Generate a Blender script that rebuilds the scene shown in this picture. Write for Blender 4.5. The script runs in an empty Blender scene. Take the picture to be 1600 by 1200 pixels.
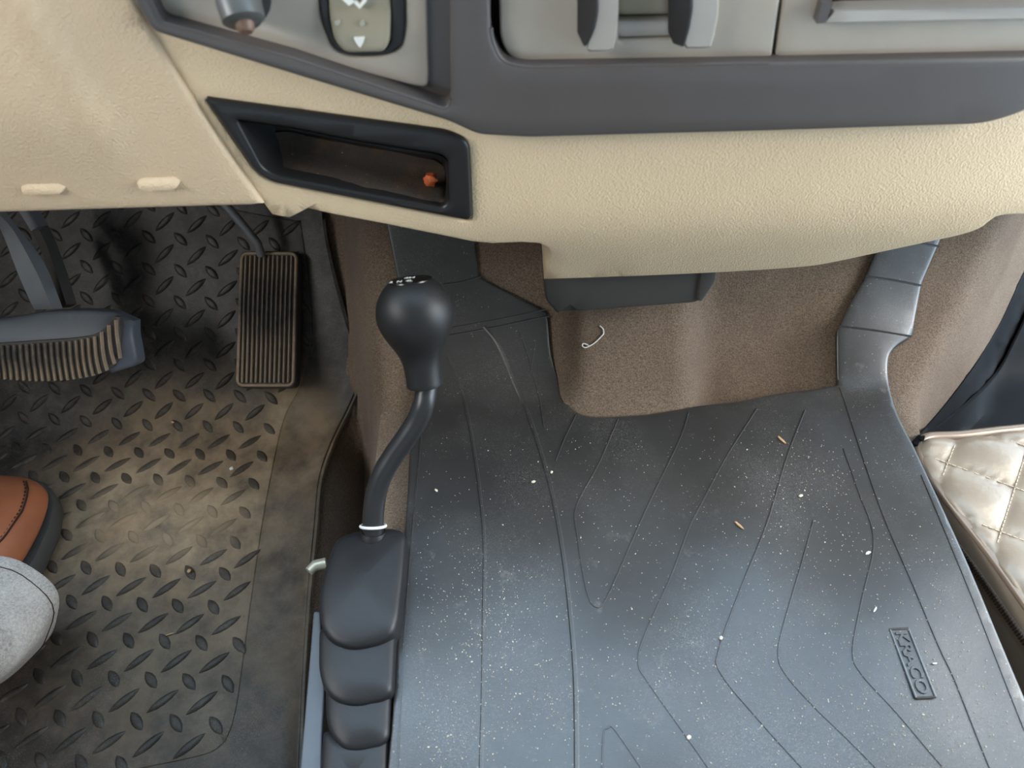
import bpy, bmesh, math, random
import numpy as np
from mathutils import Vector, Matrix
from mathutils.geometry import delaunay_2d_cdt

random.seed(7)
SC = bpy.context.scene
COL = SC.collection

# ------------------------------------------------------------------ camera
FPX = 1164.0
CAM = np.array((0.0, 0.0, 0.60))
PITCH = math.radians(50.0)
ROLL = math.radians(1.5)
FW = np.array((0.0, math.cos(PITCH), -math.sin(PITCH)))
U0 = np.array((0.0, math.sin(PITCH), math.cos(PITCH)))
X0 = np.array((1.0, 0.0, 0.0))
RT = math.cos(ROLL) * X0 - math.sin(ROLL) * U0
UP = math.cos(ROLL) * U0 + math.sin(ROLL) * X0
cam_d = bpy.data.cameras.new('camera')
cam_d.sensor_width = 36.0
cam_d.lens = 36.0 * FPX / 1600.0
cam_d.clip_start = 0.01
cam_d.dof.use_dof = True
cam_d.dof.focus_distance = 0.60
cam_d.dof.aperture_fstop = 8.0
cam = bpy.data.objects.new('camera', cam_d)
COL.objects.link(cam)
m3 = Matrix((RT, UP, -FW)).transposed()
cam.matrix_world = Matrix.Translation(CAM) @ m3.to_4x4()
SC.camera = cam

# ------------------------------------------------------------------ light
world = bpy.data.worlds.new('sky')
SC.world = world
world.use_nodes = True
bg = world.node_tree.nodes['Background']
bg.inputs['Color'].default_value = (0.58, 0.79, 1.0, 1)
bg.inputs['Strength'].default_value = 7.0

def area(name, loc, target, sx, sy, power, color):
    d = bpy.data.lights.new(name, 'AREA')
    d.shape = 'RECTANGLE'; d.size = sx; d.size_y = sy
    d.energy = power; d.color = color
    o = bpy.data.objects.new(name, d); COL.objects.link(o)
    o.location = loc
    o.rotation_euler = (Vector(target) - Vector(loc)).to_track_quat('-Z', 'Y').to_euler()
    return o
# daylight through the open passenger door and through the driver's window
area('door_daylight', (1.25, 0.17, 0.80), (0.1, 0.33, 0.2), 0.6, 0.8, 18.0, (1.0, 0.88, 0.72))
area('driver_window_daylight', (-0.98, -0.05, 0.88), (0.0, 0.35, 0.25), 0.8, 0.34, 10.0, (1.0, 0.88, 0.72))

SC.view_settings.view_transform = 'Standard'
SC.view_settings.look = 'None'
SC.view_settings.gamma = 1.0
SC.view_settings.use_curve_mapping = False
SC.view_settings.exposure = 0.10
SC.cycles.use_denoising = True

# ------------------------------------------------------------------ pixel rays and surfaces
def rays(uv):
    uv = np.asarray(uv, float).reshape(-1, 2)
    a = (uv[:, 0] - 800.0) / FPX
    b = -(uv[:, 1] - 600.0) / FPX
    return FW[None] + a[:, None] * RT[None] + b[:, None] * UP[None]

def at(u, v, t):
    return CAM + rays([(u, v)])[0] * t

def pix(p):
    d = np.asarray(p, float) - CAM
    z = d @ FW
    return 800 + FPX * (d @ RT) / z, 600 - FPX * (d @ UP) / z

def march(uv, f, t0=0.12, t1=1.6, n=240):
    """first hit of each pixel's ray with the surface f(x, y, z) = 0 (f > 0 on the near side)"""
    D = rays(uv)
    ts = np.linspace(t0, t1, n)
    lo = np.full(len(D), t1 - 0.01); hi = np.full(len(D), t1)
    found = np.zeros(len(D), bool)
    prev = ts[0]
    for t in ts[1:]:
        p = CAM + D * t
        neg = (f(p[:, 0], p[:, 1], p[:, 2]) <= 0) & ~found
        lo[neg] = prev; hi[neg] = t; found |= neg
        prev = t
    for _ in range(30):
        mid = (lo + hi) / 2
        p = CAM + D * mid[:, None]
        pos = f(p[:, 0], p[:, 1], p[:, 2]) > 0
        lo = np.where(pos, mid, lo); hi = np.where(pos, hi, mid)
    return CAM + D * ((lo + hi) / 2)[:, None]

def sstep(a, b, x):
    t = np.clip((x - a) / (b - a), 0, 1)
    return t * t * (3 - 2 * t)

def smooth_profile(xs, ys, w):
    g = np.linspace(-1.2, 1.4, 1301)
    v = np.interp(g, xs, ys)
    k = int(w / (g[1] - g[0]))
    ker = np.hanning(2 * k + 3); ker /= ker.sum()
    v = np.convolve(np.pad(v, k + 1, mode='edge'), ker, mode='valid')
    return lambda y: np.interp(y, g, v)

HUMP = smooth_profile([-1.2, .405, .465, .66, .8, 1.4], [.10, .10, .145, .45, .70, .8], .03)
DRV = smooth_profile([-1.2, .455, .63, .80, 1.4], [-.006, -.006, .165, .55, .7], .03)
PSG = smooth_profile([-1.2, .52, .80, 1.4], [-.03, -.03, .35, .6], .03)

def terrain(x, y):
    """carpeted floor: driver's well, transmission tunnel, passenger's well"""
    h = HUMP(y) - .004
    # carpet bulge and hollow between the two tongues of the rubber mat
    inside = sstep(.03, .06, x) * (1 - sstep(.24, .29, x))
    front = sstep(.375, .41, y)
    xf = .150 + .10 * (y - .40)
    bulge = .030 * (1 - sstep(xf - .012, xf + .02, x)) - .022 * sstep(xf, xf + .03, x) * (1 - sstep(.43, .50, y))
    h = h + inside * front * bulge
    l = sstep(0, 1, (x - np.interp(y, [.36, .46], [-.136, -.168])) / np.interp(y, [.36, .46], [.024, .052]))
    z = DRV(y) * (1 - l) + h * l - .06 * np.exp(-((x + .152) / .014) ** 2) * (1 - sstep(.40, .50, y))
    xr = np.interp(y, [-1, .30, .40, .56, .8], [.322, .322, .345, .44, .52])
    r = sstep(0, 1, (x - xr) / np.interp(y, [.30, .36, .46], [.022, .03, .11]))
    return z * (1 - r) + PSG(y) * r

S_HUMP = lambda o: (lambda uv: march(uv, lambda x, y, z: z - HUMP(y) - o))
S_DRV = lambda o: (lambda uv: march(uv, lambda x, y, z: z - DRV(y) - o))
S_TER = lambda o: (lambda uv: march(uv, lambda x, y, z: z - terrain(x, y) - o))
S_Z = lambda h: (lambda uv: march(uv, lambda x, y, z: z - h))

def dash_y(x, z):
    y = .375 + .40 * np.clip(.315 - z, 0, 1) * sstep(0, .09, .315 - z + .02)
    y = y + .35 * np.clip(x - .17, 0, 1) ** 2
    return y
S_DASH = lambda o: (lambda uv: march(uv, lambda x, y, z: dash_y(x, z) - o - y))

def S_PLANE(p0, n):
    p0 = np.asarray(p0, float); n = np.asarray(n, float)
    def s(uv):
        D = rays(uv)
        t = ((p0 - CAM) @ n) / (D @ n)
        return CAM + D * t[:, None]
    return s

# ------------------------------------------------------------------ 2-D outlines
def rnd(pts, r, n=5):
    """round the corners of a polygon (r: one radius or one for each corner)"""
    P = [np.asarray(p, float) for p in pts]; out = []
    N = len(P)
    for i in range(N):
        a, b, c = P[i - 1], P[i], P[(i + 1) % N]
        ri = r[i] if isinstance(r, (list, tuple)) else r
        d1, d2 = a - b, c - b
        l1, l2 = np.linalg.norm(d1), np.linalg.norm(d2)
        k = min(ri, .48 * l1, .48 * l2)
        if k < .05:
            out.append(tuple(b)); continue
        p, q = b + d1 / l1 * k, b + d2 / l2 * k
        for j in range(n + 1):
            s = j / n
            out.append(tuple((1 - s) ** 2 * p + 2 * s * (1 - s) * b + s * s * q))
    return out

def spline(pts, n=8, closed=False):
    P = [np.asarray(p, float) for p in pts]; out = []
    N = len(P)
    for i in range(N if closed else N - 1):
        p0 = P[i - 1] if (closed or i > 0) else 2 * P[0] - P[1]
        p1, p2 = P[i], P[(i + 1) % N]
        p3 = P[(i + 2) % N] if (closed or i + 2 < N) else 2 * P[-1] - P[-2]
        for j in range(n):
            t = j / n
            out.append(.5 * (2 * p1 + (p2 - p0) * t + (2 * p0 - 5 * p1 + 4 * p2 - p3) * t * t + (3 * p1 - p0 - 3 * p2 + p3) * t ** 3))
    if not closed: out.append(P[-1])
    return [tuple(p) for p in out]

def resample(poly, step):
    out = []
    N = len(poly)
    for i in range(N):
        a, b = np.asarray(poly[i], float), np.asarray(poly[(i + 1) % N], float)
        k = max(1, int(math.ceil(np.linalg.norm(b - a) / step)))
        for j in range(k):
            out.append(a + (b - a) * j / k)
    return np.array(out)

def inside(poly, q):
    poly = np.asarray(poly, float); q = np.asarray(q, float)
    x, y = q[:, 0], q[:, 1]
    res = np.zeros(len(q), bool)
    j = len(poly) - 1
    for i in range(len(poly)):
        xi, yi = poly[i]; xj, yj = poly[j]
        if yi != yj:
            res ^= ((yi > y) != (yj > y)) & (x < (xj - xi) * (y - yi) / (yj - yi) + xi)
        j = i
    return res

def edge_dist(polys, q):
    q = np.asarray(q, float)
    d = np.full(len(q), 1e9)
    for poly in polys:
        poly = np.asarray(poly, float)
        for i in range(len(poly)):
            a, b = poly[i - 1], poly[i]
            ab = b - a; L = ab @ ab
            if L < 1e-9: continue
            t = np.clip(((q - a) @ ab) / L, 0, 1)
            d = np.minimum(d, np.hypot(*(q - a - t[:, None] * ab).T))
    return d

# ------------------------------------------------------------------ mesh helpers
def link(name, me, mat=None, parent=None, smooth=30):
    o = bpy.data.objects.new(name, me)
    COL.objects.link(o)
    if mat is not None and not me.materials: me.materials.append(mat)
    if smooth is not None:
        for p in me.polygons: p.use_smooth = True
        me.set_sharp_from_angle(angle=math.radians(smooth))
    # origin to the middle of the mesh, parented in place
    if len(me.vertices):
        co = np.empty(len(me.vertices) * 3); me.vertices.foreach_get('co', co)
        co = co.reshape(-1, 3); c = (co.min(0) + co.max(0)) / 2
        me.vertices.foreach_set('co', (co - c).ravel()); me.update()
        o.location = Vector(c)
    if parent is not None:
        put(o, parent)
    return o

def wloc(o):
    v = Vector(o.location)
    while o.parent is not None:
        o = o.parent; v = v + Vector(o.location)
    return v

def put(o, parent):
    w = Vector(o.location)
    o.parent = parent
    o.location = w - wloc(parent)

def mesh(name, V, F):
    me = bpy.data.meshes.new(name)
    me.from_pydata([tuple(map(float, v)) for v in V], [], [tuple(map(int, f)) for f in F])
    bm = bmesh.new(); bm.from_mesh(me)
    bmesh.ops.recalc_face_normals(bm, faces=bm.faces)
    bm.to_mesh(me); bm.free()
    me.validate()
    return me

def thing(name, label, cat, loc=(0, 0, 0), group=None):
    o = bpy.data.objects.new(name, None); COL.objects.link(o)
    o.empty_display_size = .02
    o.location = Vector(loc)
    return tag(o, label, cat, group)

def tag(o, label, cat, group=None):
    o['label'] = label; o['category'] = cat
    if group: o['group'] = group
    return o

def struct(o, label=None):
    o['kind'] = 'structure'
    if label: o['label'] = label
    return o

def sheet(outer, S, step=24, holes=(), thick=(0, 0, -.004), rpx=0, rh=0.0, push=None, height=None, edge_step=None):
    """plate whose outline is drawn on the surface S and that is `thick` deep;
    rpx/rh round its rim; height(uv, p) lifts points (metres) along push"""
    es = edge_step or step
    B = [resample(outer, es)] + [resample(h, es) for h in holes]
    pts = [b for b in B]
    lo, hi = B[0].min(0), B[0].max(0)
    gx, gy = np.meshgrid(np.arange(lo[0] + step / 2, hi[0], step), np.arange(lo[1] + step / 2, hi[1], step))
    G = np.stack([gx.ravel(), gy.ravel()], 1)
    def ok(q):
        r = inside(B[0], q)
        for h in B[1:]: r &= ~inside(h, q)
        return r
    G = G[ok(G)]
    if len(G): G = G[edge_dist(B, G) > max(step * .45, rpx * 1.15)]
    pts.append(G)
    if rpx:
        for frac in (.13, .42, 1.0):
            for b in B:
                tan = np.roll(b, -1, 0) - np.roll(b, 1, 0)
                nrm = np.stack([-tan[:, 1], tan[:, 0]], 1)
                nrm /= np.maximum(np.linalg.norm(nrm, axis=1), 1e-6)[:, None]
                for s in (1, -1):
                    q = b + s * nrm * rpx * frac
                    q = q[ok(q)]
                    if len(q): pts.append(q[edge_dist(B, q) > rpx * frac * .97])
    edges = []; k = 0
    for b in B:
        n = len(b); edges += [(k + i, k + (i + 1) % n) for i in range(n)]; k += n
    A = np.concatenate(pts)
    vo, eo, fo, *_ = delaunay_2d_cdt([Vector(p) for p in A], edges, [], 0, 1e-4)
    uv = np.array([tuple(v) for v in vo])
    T = np.array([f for f in fo if len(f) == 3])
    T = T[ok(uv[T].mean(1))]
    P = S(uv)
    th = np.asarray(thick, float)
    pd = np.asarray(push, float) if push is not None else -th / np.linalg.norm(th)
    if rpx:
        d = np.clip(edge_dist(B, uv) / rpx, 0, 1)
        P = P - pd[None] * (rh * (1 - np.sqrt(np.clip(1 - (1 - d) ** 2, 0, 1))))[:, None]
    if height is not None:
        P = P + pd[None] * height(uv, P)[:, None]
    used = np.unique(T); re = -np.ones(len(uv), int); re[used] = np.arange(len(used))
    P = P[used]; T = re[T]; n = len(P)
    cnt = {}
    for t in T:
        for a, b in ((t[0], t[1]), (t[1], t[2]), (t[2], t[0])):
            cnt[(a, b)] = 1
    F = [tuple(t) for t in T]
    V = list(P) + list(P + th)
    F += [(t[0] + n, t[2] + n, t[1] + n) for t in T]
    for (a, b) in cnt:
        if (b, a) not in cnt: F.append((b, a, a + n, b + n))
    return V, F

def tube(pts, r, seg=10, caps=True, closed=False):
    P = [np.asarray(p, float) for p in pts]; N = len(P)
    R = r if isinstance(r, (list, tuple, np.ndarray)) else [r] * N
    V, F = [], []
    ref = None
    for i in range(N):
        if closed: t = P[(i + 1) % N] - P[i - 1]
        else: t = P[min(i + 1, N - 1)] - P[max(i - 1, 0)]
        t = t / max(np.linalg.norm(t), 1e-9)
        if ref is None:
            ref = np.cross(t, (0, 0, 1.0))
            if np.linalg.norm(ref) < .1: ref = np.cross(t, (1.0, 0, 0))
        ref = ref - t * (ref @ t); ref /= np.linalg.norm(ref)
        bn = np.cross(t, ref)
        for k in range(seg):
            a = 2 * math.pi * k / seg
            V.append(P[i] + R[i] * (math.cos(a) * ref + math.sin(a) * bn))
    for i in range(N if closed else N - 1):
        for k in range(seg):
            a, b = i * seg + k, i * seg + (k + 1) % seg
            c, d = ((i + 1) % N) * seg + (k + 1) % seg, ((i + 1) % N) * seg + k
            F.append((a, b, c, d))
    if caps and not closed:
        F.append(tuple(range(seg))[::-1]); F.append(tuple((N - 1) * seg + k for k in range(seg)))
    return V, F

def join(*parts):
    V, F = [], []
    for v, f in parts:
        k = len(V); V += list(v); F += [tuple(i + k for i in q) for q in f]
    return V, F

def loft(rings, cap0=True, cap1=True):
    n = len(rings[0]); V, F = [], []
    for r in rings: V += [np.asarray(p, float) for p in r]
    for i in range(len(rings) - 1):
        for k in range(n):
            F.append((i * n + k, i * n + (k + 1) % n, (i + 1) * n + (k + 1) % n, (i + 1) * n + k))
    if cap0: F.append(tuple(range(n))[::-1])
    if cap1: F.append(tuple((len(rings) - 1) * n + k for k in range(n)))
    return V, F

def lathe(origin, axis, prof, seg=32, ref=(1, 0, 0)):
    axis = np.asarray(axis, float); axis /= np.linalg.norm(axis)
    e1 = np.asarray(ref, float) - axis * (np.asarray(ref, float) @ axis); e1 /= np.linalg.norm(e1)
    e2 = np.cross(axis, e1)
    rings = [[np.asarray(origin) + axis * s + r * (math.cos(2 * math.pi * k / seg) * e1 + math.sin(2 * math.pi * k / seg) * e2)
              for k in range(seg)] for s, r in prof]
    return loft(rings)

def box(c, ex, ey, ez):
    c, ex, ey, ez = (np.asarray(v, float) for v in (c, ex, ey, ez))
    V = [c + sx * ex + sy * ey + sz * ez for sz in (-1, 1) for sy in (-1, 1) for sx in (-1, 1)]
    return V, [(0, 2, 3, 1), (4, 5, 7, 6), (0, 1, 5, 4), (2, 6, 7, 3), (0, 4, 6, 2), (1, 3, 7, 5)]

def strip(poly, S, w, h, nrm=(0, 0, 1)):
    """thin raised bead of triangular section following a polyline (pixel points) on the surface S"""
    P = S(poly); N = len(P); nrm = np.asarray(nrm, float)
    V, F = [], []
    for i in range(N):
        t = P[min(i + 1, N - 1)] - P[max(i - 1, 0)]; t /= np.linalg.norm(t)
        s = np.cross(t, nrm); s /= np.linalg.norm(s); n2 = np.cross(s, t)
        V += [P[i] - s * w / 2 - n2 * .0006, P[i] - s * w * .22 + n2 * h, P[i] + s * w * .22 + n2 * h, P[i] + s * w / 2 - n2 * .0006]
    for i in range(N - 1):
        a = 4 * i
        for k in range(3): F.append((a + k, a + k + 1, a + 5 + k, a + 4 + k))
        F.append((a + 3, a, a + 4, a + 7))
    F += [(0, 1, 2, 3), tuple(4 * (N - 1) + k for k in (3, 2, 1, 0))]
    return V, F

# ------------------------------------------------------------------ materials
def new_mat(name, col, rough=.5, spec=.5, metal=0.0):
    m = bpy.data.materials.new(name); m.use_nodes = True
    b = m.node_tree.nodes['Principled BSDF']
    b.inputs['Base Color'].default_value = (*col, 1)
    b.inputs['Roughness'].default_value = rough
    b.inputs['Specular IOR Level'].default_value = spec
    b.inputs['Metallic'].default_value = metal
    return m

class NT:
    def __init__(s, m):
        s.t = m.node_tree; s.b = s.t.nodes['Principled BSDF']
        s.pos = s.t.nodes.new('ShaderNodeNewGeometry').outputs['Position']
    def n(s, kind, **kw):
        o = s.t.nodes.new(kind)
        for k, v in kw.items(): setattr(o, k, v)
        return o
    def l(s, a, b): s.t.links.new(a, b)
    def noise(s, scale, detail=4, rough=.55, stretch=None, off=None):
        src = s.pos
        if stretch or off:
            mp = s.n('ShaderNodeMapping')
            if stretch: mp.inputs['Scale'].default_value = stretch
            if off: mp.inputs['Location'].default_value = off
            s.l(src, mp.inputs['Vector']); src = mp.outputs[0]
        o = s.n('ShaderNodeTexNoise')
        o.inputs['Scale'].default_value = scale; o.inputs['Detail'].default_value = detail
        o.inputs['Roughness'].default_value = rough
        s.l(src, o.inputs['Vector']); return o.outputs['Fac']
    def voronoi(s, scale, feature='F1', stretch=None):
        src = s.pos
        if stretch:
            mp = s.n('ShaderNodeMapping'); mp.inputs['Scale'].default_value = stretch
            s.l(src, mp.inputs['Vector']); src = mp.outputs[0]
        o = s.n('ShaderNodeTexVoronoi', feature=feature); o.inputs['Scale'].default_value = scale
        s.l(src, o.inputs['Vector']); return o.outputs['Distance']
    def ramp(s, fac, *stops):
        o = s.n('ShaderNodeValToRGB'); cr = o.color_ramp
        while len(cr.elements) < len(stops): cr.elements.new(.5)
        for e, (p, c) in zip(cr.elements, stops):
            e.position = p; e.color = (c, c, c, 1) if not hasattr(c, '__len__') else (*c, 1)
        s.l(fac, o.inputs[0]); return o.outputs[0]
    def math(s, op, a, b=None, c=None):
        o = s.n('ShaderNodeMath', operation=op)
        for k, v in enumerate((a, b, c)):
            if v is None: continue
            if isinstance(v, (int, float)): o.inputs[k].default_value = v
            else: s.l(v, o.inputs[k])
        return o.outputs[0]
    def mix(s, fac, a, b):
        o = s.n('ShaderNodeMix', data_type='RGBA')
        if isinstance(fac, (int, float)): o.inputs[0].default_value = fac
        else: s.l(fac, o.inputs[0])
        for k, v in ((6, a), (7, b)):
            if isinstance(v, tuple): o.inputs[k].default_value = (*v, 1)
            else: s.l(v, o.inputs[k])
        return o.outputs[2]
    def blob(s, c, r, soft=.5):
        """1 inside an ellipsoid around c with half axes r, fading to 0 outside"""
        mp = s.n('ShaderNodeMapping', vector_type='POINT')
        mp.inputs['Scale'].default_value = tuple(1 / v for v in r)
        mp.inputs['Location'].default_value = tuple(-a / b for a, b in zip(c, r))
        s.l(s.pos, mp.inputs['Vector'])
        g = s.n('ShaderNodeVectorMath', operation='LENGTH'); s.l(mp.outputs[0], g.inputs[0])
        mr = s.n('ShaderNodeMapRange', interpolation_type='SMOOTHSTEP'); s.l(g.outputs['Value'], mr.inputs[0])
        mr.inputs[1].default_value = 1 + soft; mr.inputs[2].default_value = 1 - soft
        mr.inputs[3].default_value = 0; mr.inputs[4].default_value = 1
        return mr.outputs[0]
    def color(s, c): s.l(c, s.b.inputs['Base Color'])
    def rough(s, c): s.l(c, s.b.inputs['Roughness'])
    def bump(s, h, dist, strength=1.0):
        o = s.n('ShaderNodeBump'); o.inputs['Strength'].default_value = strength; o.inputs['Distance'].default_value = dist
        prev = s.b.inputs['Normal'].links
        if prev: s.l(prev[0].from_socket, o.inputs['Normal'])
        s.l(h, o.inputs['Height']); s.l(o.outputs[0], s.b.inputs['Normal'])

def plain(name, col, rough=.5, spec=.5, metal=0.0, var=.15, scale=60, grain=1500, gd=.00006):
    m = new_mat(name, col, rough, spec, metal); t = NT(m)
    d = tuple(c * (1 - var) for c in col); u = tuple(min(1, c * (1 + var)) for c in col)
    t.color(t.mix(t.noise(scale, 5, .6), d, u))
    t.bump(t.noise(grain, 2), gd)
    return m

def beige_mat(name, col):
    m = new_mat(name, col, .52, .35); t = NT(m)
    t.color(t.mix(t.noise(22, 4), tuple(c * .94 for c in col), tuple(min(1, c * 1.04) for c in col)))
    t.bump(t.voronoi(800), .00045, .7)
    t.bump(t.noise(800, 3, .6), .0003, .6)
    return m
M_BEIGE = beige_mat('beige_grained_vinyl', (.72, .56, .365))
M_BEIGE2 = beige_mat('tan_grained_vinyl', (.645, .492, .33))

def carpet_mat():
    m = new_mat('brown_carpet', (.16, .115, .08), .95, .1); t = NT(m)
    f = t.noise(800, 4, .75)
    w = t.noise(420, 3, .7, stretch=(1, .35, 1))
    c = t.mix(t.ramp(f, (.37, 0.0), (.63, 1.0)), (.085, .060, .043), (.32, .235, .165))
    c = t.mix(t.ramp(w, (.35, 0.0), (.65, .55)), c, (.165, .118, .084))
    c = t.mix(t.ramp(t.noise(14, 3), (.38, 0.0), (.72, .45)), c, (.095, .062, .046))
    t.color(c)
    t.bump(f, .0012, .9)
    t.b.inputs['Sheen Weight'].default_value = .10
    t.b.inputs['Sheen Roughness'].default_value = .6
    return m
M_CARPET = carpet_mat()

def kraco_mat():
    m = new_mat('dusty_black_rubber', (.05, .052, .056), .36, .75); t = NT(m)
    c = t.mix(t.noise(9, 4), (.022, .0205, .0195), (.042, .039, .037))
    # fine pale dust, patchy, and sparse specks
    patch = t.ramp(t.noise(16, 5, .65, off=(.3, .1, 0)), (.42, 0.0), (.75, 1.0))
    fine = t.ramp(t.noise(1300, 2, .6), (.50, 0.0), (.72, 1.0))
    c = t.mix(t.math('MULTIPLY', t.math('MULTIPLY', patch, fine), .38), c, (.42, .40, .36))
    scuff = t.math('MULTIPLY', t.ramp(t.noise(55, 6, .75), (.60, 0.0), (.74, 1.0)), t.ramp(t.noise(7, 2), (.45, 0.0), (.62, 1.0)))
    c = t.mix(t.math('MULTIPLY', scuff, .30), c, (.34, .31, .27))
    speck = t.ramp(t.voronoi(330), (.10, 1.0), (.17, 0.0))
    speck = t.math('MULTIPLY', speck, t.ramp(t.noise(95, 3, .7), (.53, 0.0), (.63, 1.0)))
    c = t.mix(t.math('MULTIPLY', speck, .45), c, (.62, .60, .55))
    t.color(c)
    t.rough(t.ramp(t.noise(30, 5), (.3, .290), (.7, .325)))
    t.bump(t.noise(1700, 3, .6), .00014, .7)
    t.bump(t.noise(12, 2), .004, .25)
    return m
M_KRACO = kraco_mat()

def tread_sheet_mat(name, dirt):
    m = new_mat(name, (.03, .028, .027), .55, .28); t = NT(m)
    c = t.mix(t.noise(25, 5), (.013, .0115, .011), (.032, .028, .025))
    c = t.mix(t.ramp(t.noise(60, 6, .7), (.45, 0.0), (.75, .5)), c, (.12, .10, .08))
    heel = t.math('MAXIMUM', t.blob((-.315, .37, 0), (.125, .105, .3), .55), t.blob((-.215, .43, 0), (.05, .06, .3), .5))
    heel = t.math('MAXIMUM', heel, t.math('MULTIPLY', t.blob((-.25, .29, 0), (.13, .13, .3), .6), .5))
    n = t.ramp(t.noise(28, 6, .65), (.30, .25), (.62, 1.0))
    h = t.math('MULTIPLY', t.math('MULTIPLY', heel, n), dirt)
    if dirt < .3: h = t.math('MAXIMUM', h, t.math('MULTIPLY', t.blob((-.325, .352, 0), (.072, .040, .3), .6), .72))
    tan = t.mix(t.noise(18, 4), (.33, .21, .115), (.46, .365, .25))
    c = t.mix(h, c, tan)
    dust = t.math('MULTIPLY', t.ramp(t.noise(1100, 2), (.5, 0.0), (.75, 1.0)), t.ramp(t.noise(20, 4), (.4, 0.0), (.7, .35)))
    c = t.mix(dust, c, (.3, .28, .25))
    t.color(c)
    t.rough(t.ramp(h, (0.0, .42), (.6, .85)))
    t.bump(t.noise(900, 4, .7), .0002, .8)
    return m
M_TREADSHEET = tread_sheet_mat('muddy_tread_rubber', .92)
M_TREAD = tread_sheet_mat('worn_tread_tops', .16)
M_BORDER = tread_sheet_mat('border_rubber', .6)

M_BEZEL = plain('charcoal_trim_plastic', (.085, .074, .070), .42, .5, var=.12, scale=25, grain=900)
M_PLATE = plain('satin_warm_grey_plastic', (.42, .37, .305), .42, .5, var=.10, scale=70)
M_PLATE2 = plain('satin_grey_clip', (.40, .37, .33), .35, .5, metal=.2, var=.06)
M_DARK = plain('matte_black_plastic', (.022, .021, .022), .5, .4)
M_GAP = plain('dark_gap', (.02, .014, .012), .8, .2)
M_TRAY = plain('black_tray_plastic', (.017, .0165, .0165), .36, .36, var=.1, grain=1100, gd=.0001)
M_DUCT = plain('slate_grey_plastic', (.062, .057, .053), .6, .25, var=.1)
M_KNOB = plain('soft_black_knob', (.013, .0125, .0125), .46, .38, var=.05, grain=1800, gd=.00008)
M_SHAFT = plain('black_enamelled_steel', (.022, .022, .023), .34, .5, var=.1)
M_BOOT = plain('black_boot_rubber', (.019, .0185, .0195), .42, .36, var=.2, scale=90, grain=1300, gd=.0001)
M_WHITE = plain('white_plastic', (.82, .80, .76), .5, .4, var=.03)
M_PRINT = plain('white_print', (.85, .85, .80), .5, .3, var=.02)
M_TOGGLE = plain('blue_grey_toggle', (.075, .076, .072), .35, .5, var=.1)
M_ROCKER = plain('olive_grey_rocker', (.32, .285, .205), .38, .5, var=.06)
M_STEEL = plain('painted_grey_steel', (.20, .205, .215), .36, .5, metal=.4, var=.15)
M_PEDAL = plain('dusty_pedal_rubber', (.050, .044, .039), .6, .4, var=.3, scale=70)
def rib_mat():
    m = new_mat('tan_worn_rib', (.25, .185, .125), .7, .3); t = NT(m)
    c = t.mix(t.noise(120, 5, .6), (.15, .108, .072), (.36, .27, .185))
    # rubber polished dark where the soles rub
    w = t.math('MAXIMUM', t.blob(tuple(at(417, 478, .72)), (.040, .028, .030), .5), t.blob(tuple(at(40, 545, .645)), (.045, .03, .012), .6))
    w = t.math('MULTIPLY', w, t.ramp(t.noise(90, 4), (.3, .45), (.6, 1.0)))
    t.color(t.mix(w, c, (.060, .054, .050)))
    t.bump(t.noise(1500, 2), .00006)
    return m
M_RIB = rib_mat()
M_PADTOP = plain('slate_rubber', (.075, .085, .10), .5, .5, var=.15)
M_BRASS = plain('pale_zinc', (.5, .47, .36), .4, .5, metal=.5)
M_PLATEBLUE = plain('grey_boot_flange', (.10, .11, .125), .4, .5, var=.15)

def tray_floor():
    m = new_mat('dusty_tray_liner', (.05, .04, .033), .95, .15); t = NT(m)
    c = t.mix(t.noise(900, 3, .7), (.028, .022, .019), (.085, .068, .056))
    c = t.mix(t.ramp(t.noise(55, 4), (.48, 0.0), (.72, .6)), c, (.12, .065, .035))
    s = t.math('MULTIPLY', t.ramp(t.voronoi(260), (.07, 1.0), (.11, 0.0)), t.ramp(t.noise(120), (.55, 0.0), (.62, 1.0)))
    t.color(t.mix(s, c, (.6, .55, .48)))
    t.bump(t.noise(1000, 3), .0006, .8)
    return m
M_TRAYF = tray_floor()

def bag_mat():
    m = new_mat('champagne_faux_leather', (.60, .525, .44), .36, .5); t = NT(m)
    t.color(t.mix(t.noise(30, 4), (.29, .225, .165), (.38, .31, .24)))
    t.b.inputs['Metallic'].default_value = .25
    t.bump(t.noise(700, 3), .00012, .6)
    t.bump(t.noise(60, 3), .0012, .6)
    return m
M_BAG = bag_mat()
M_BAGPIPE = plain('champagne_piping', (.30, .225, .17), .32, .5, metal=.3, var=.1)
M_STITCH = plain('cream_thread', (.52, .44, .34), .7, .3, var=.05)
M_ZIP = plain('bronze_zip', (.10, .075, .055), .35, .5, metal=.7)
M_TAPE = plain('taupe_zip_tape', (.20, .15, .12), .7, .3)

def leather():
    m = new_mat('brown_leather', (.24, .075, .03), .48, .45); t = NT(m)
    t.color(t.mix(t.noise(35, 5), (.17, .055, .026), (.33, .115, .05)))
    t.bump(t.noise(650, 3), .00018, .6)
    return m
M_LEATHER = leather()
M_SOLE = plain('dark_shoe_sole', (.045, .045, .043), .75, .3)
M_THREADK = plain('dark_thread', (.03, .016, .012), .8, .2)

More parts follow.
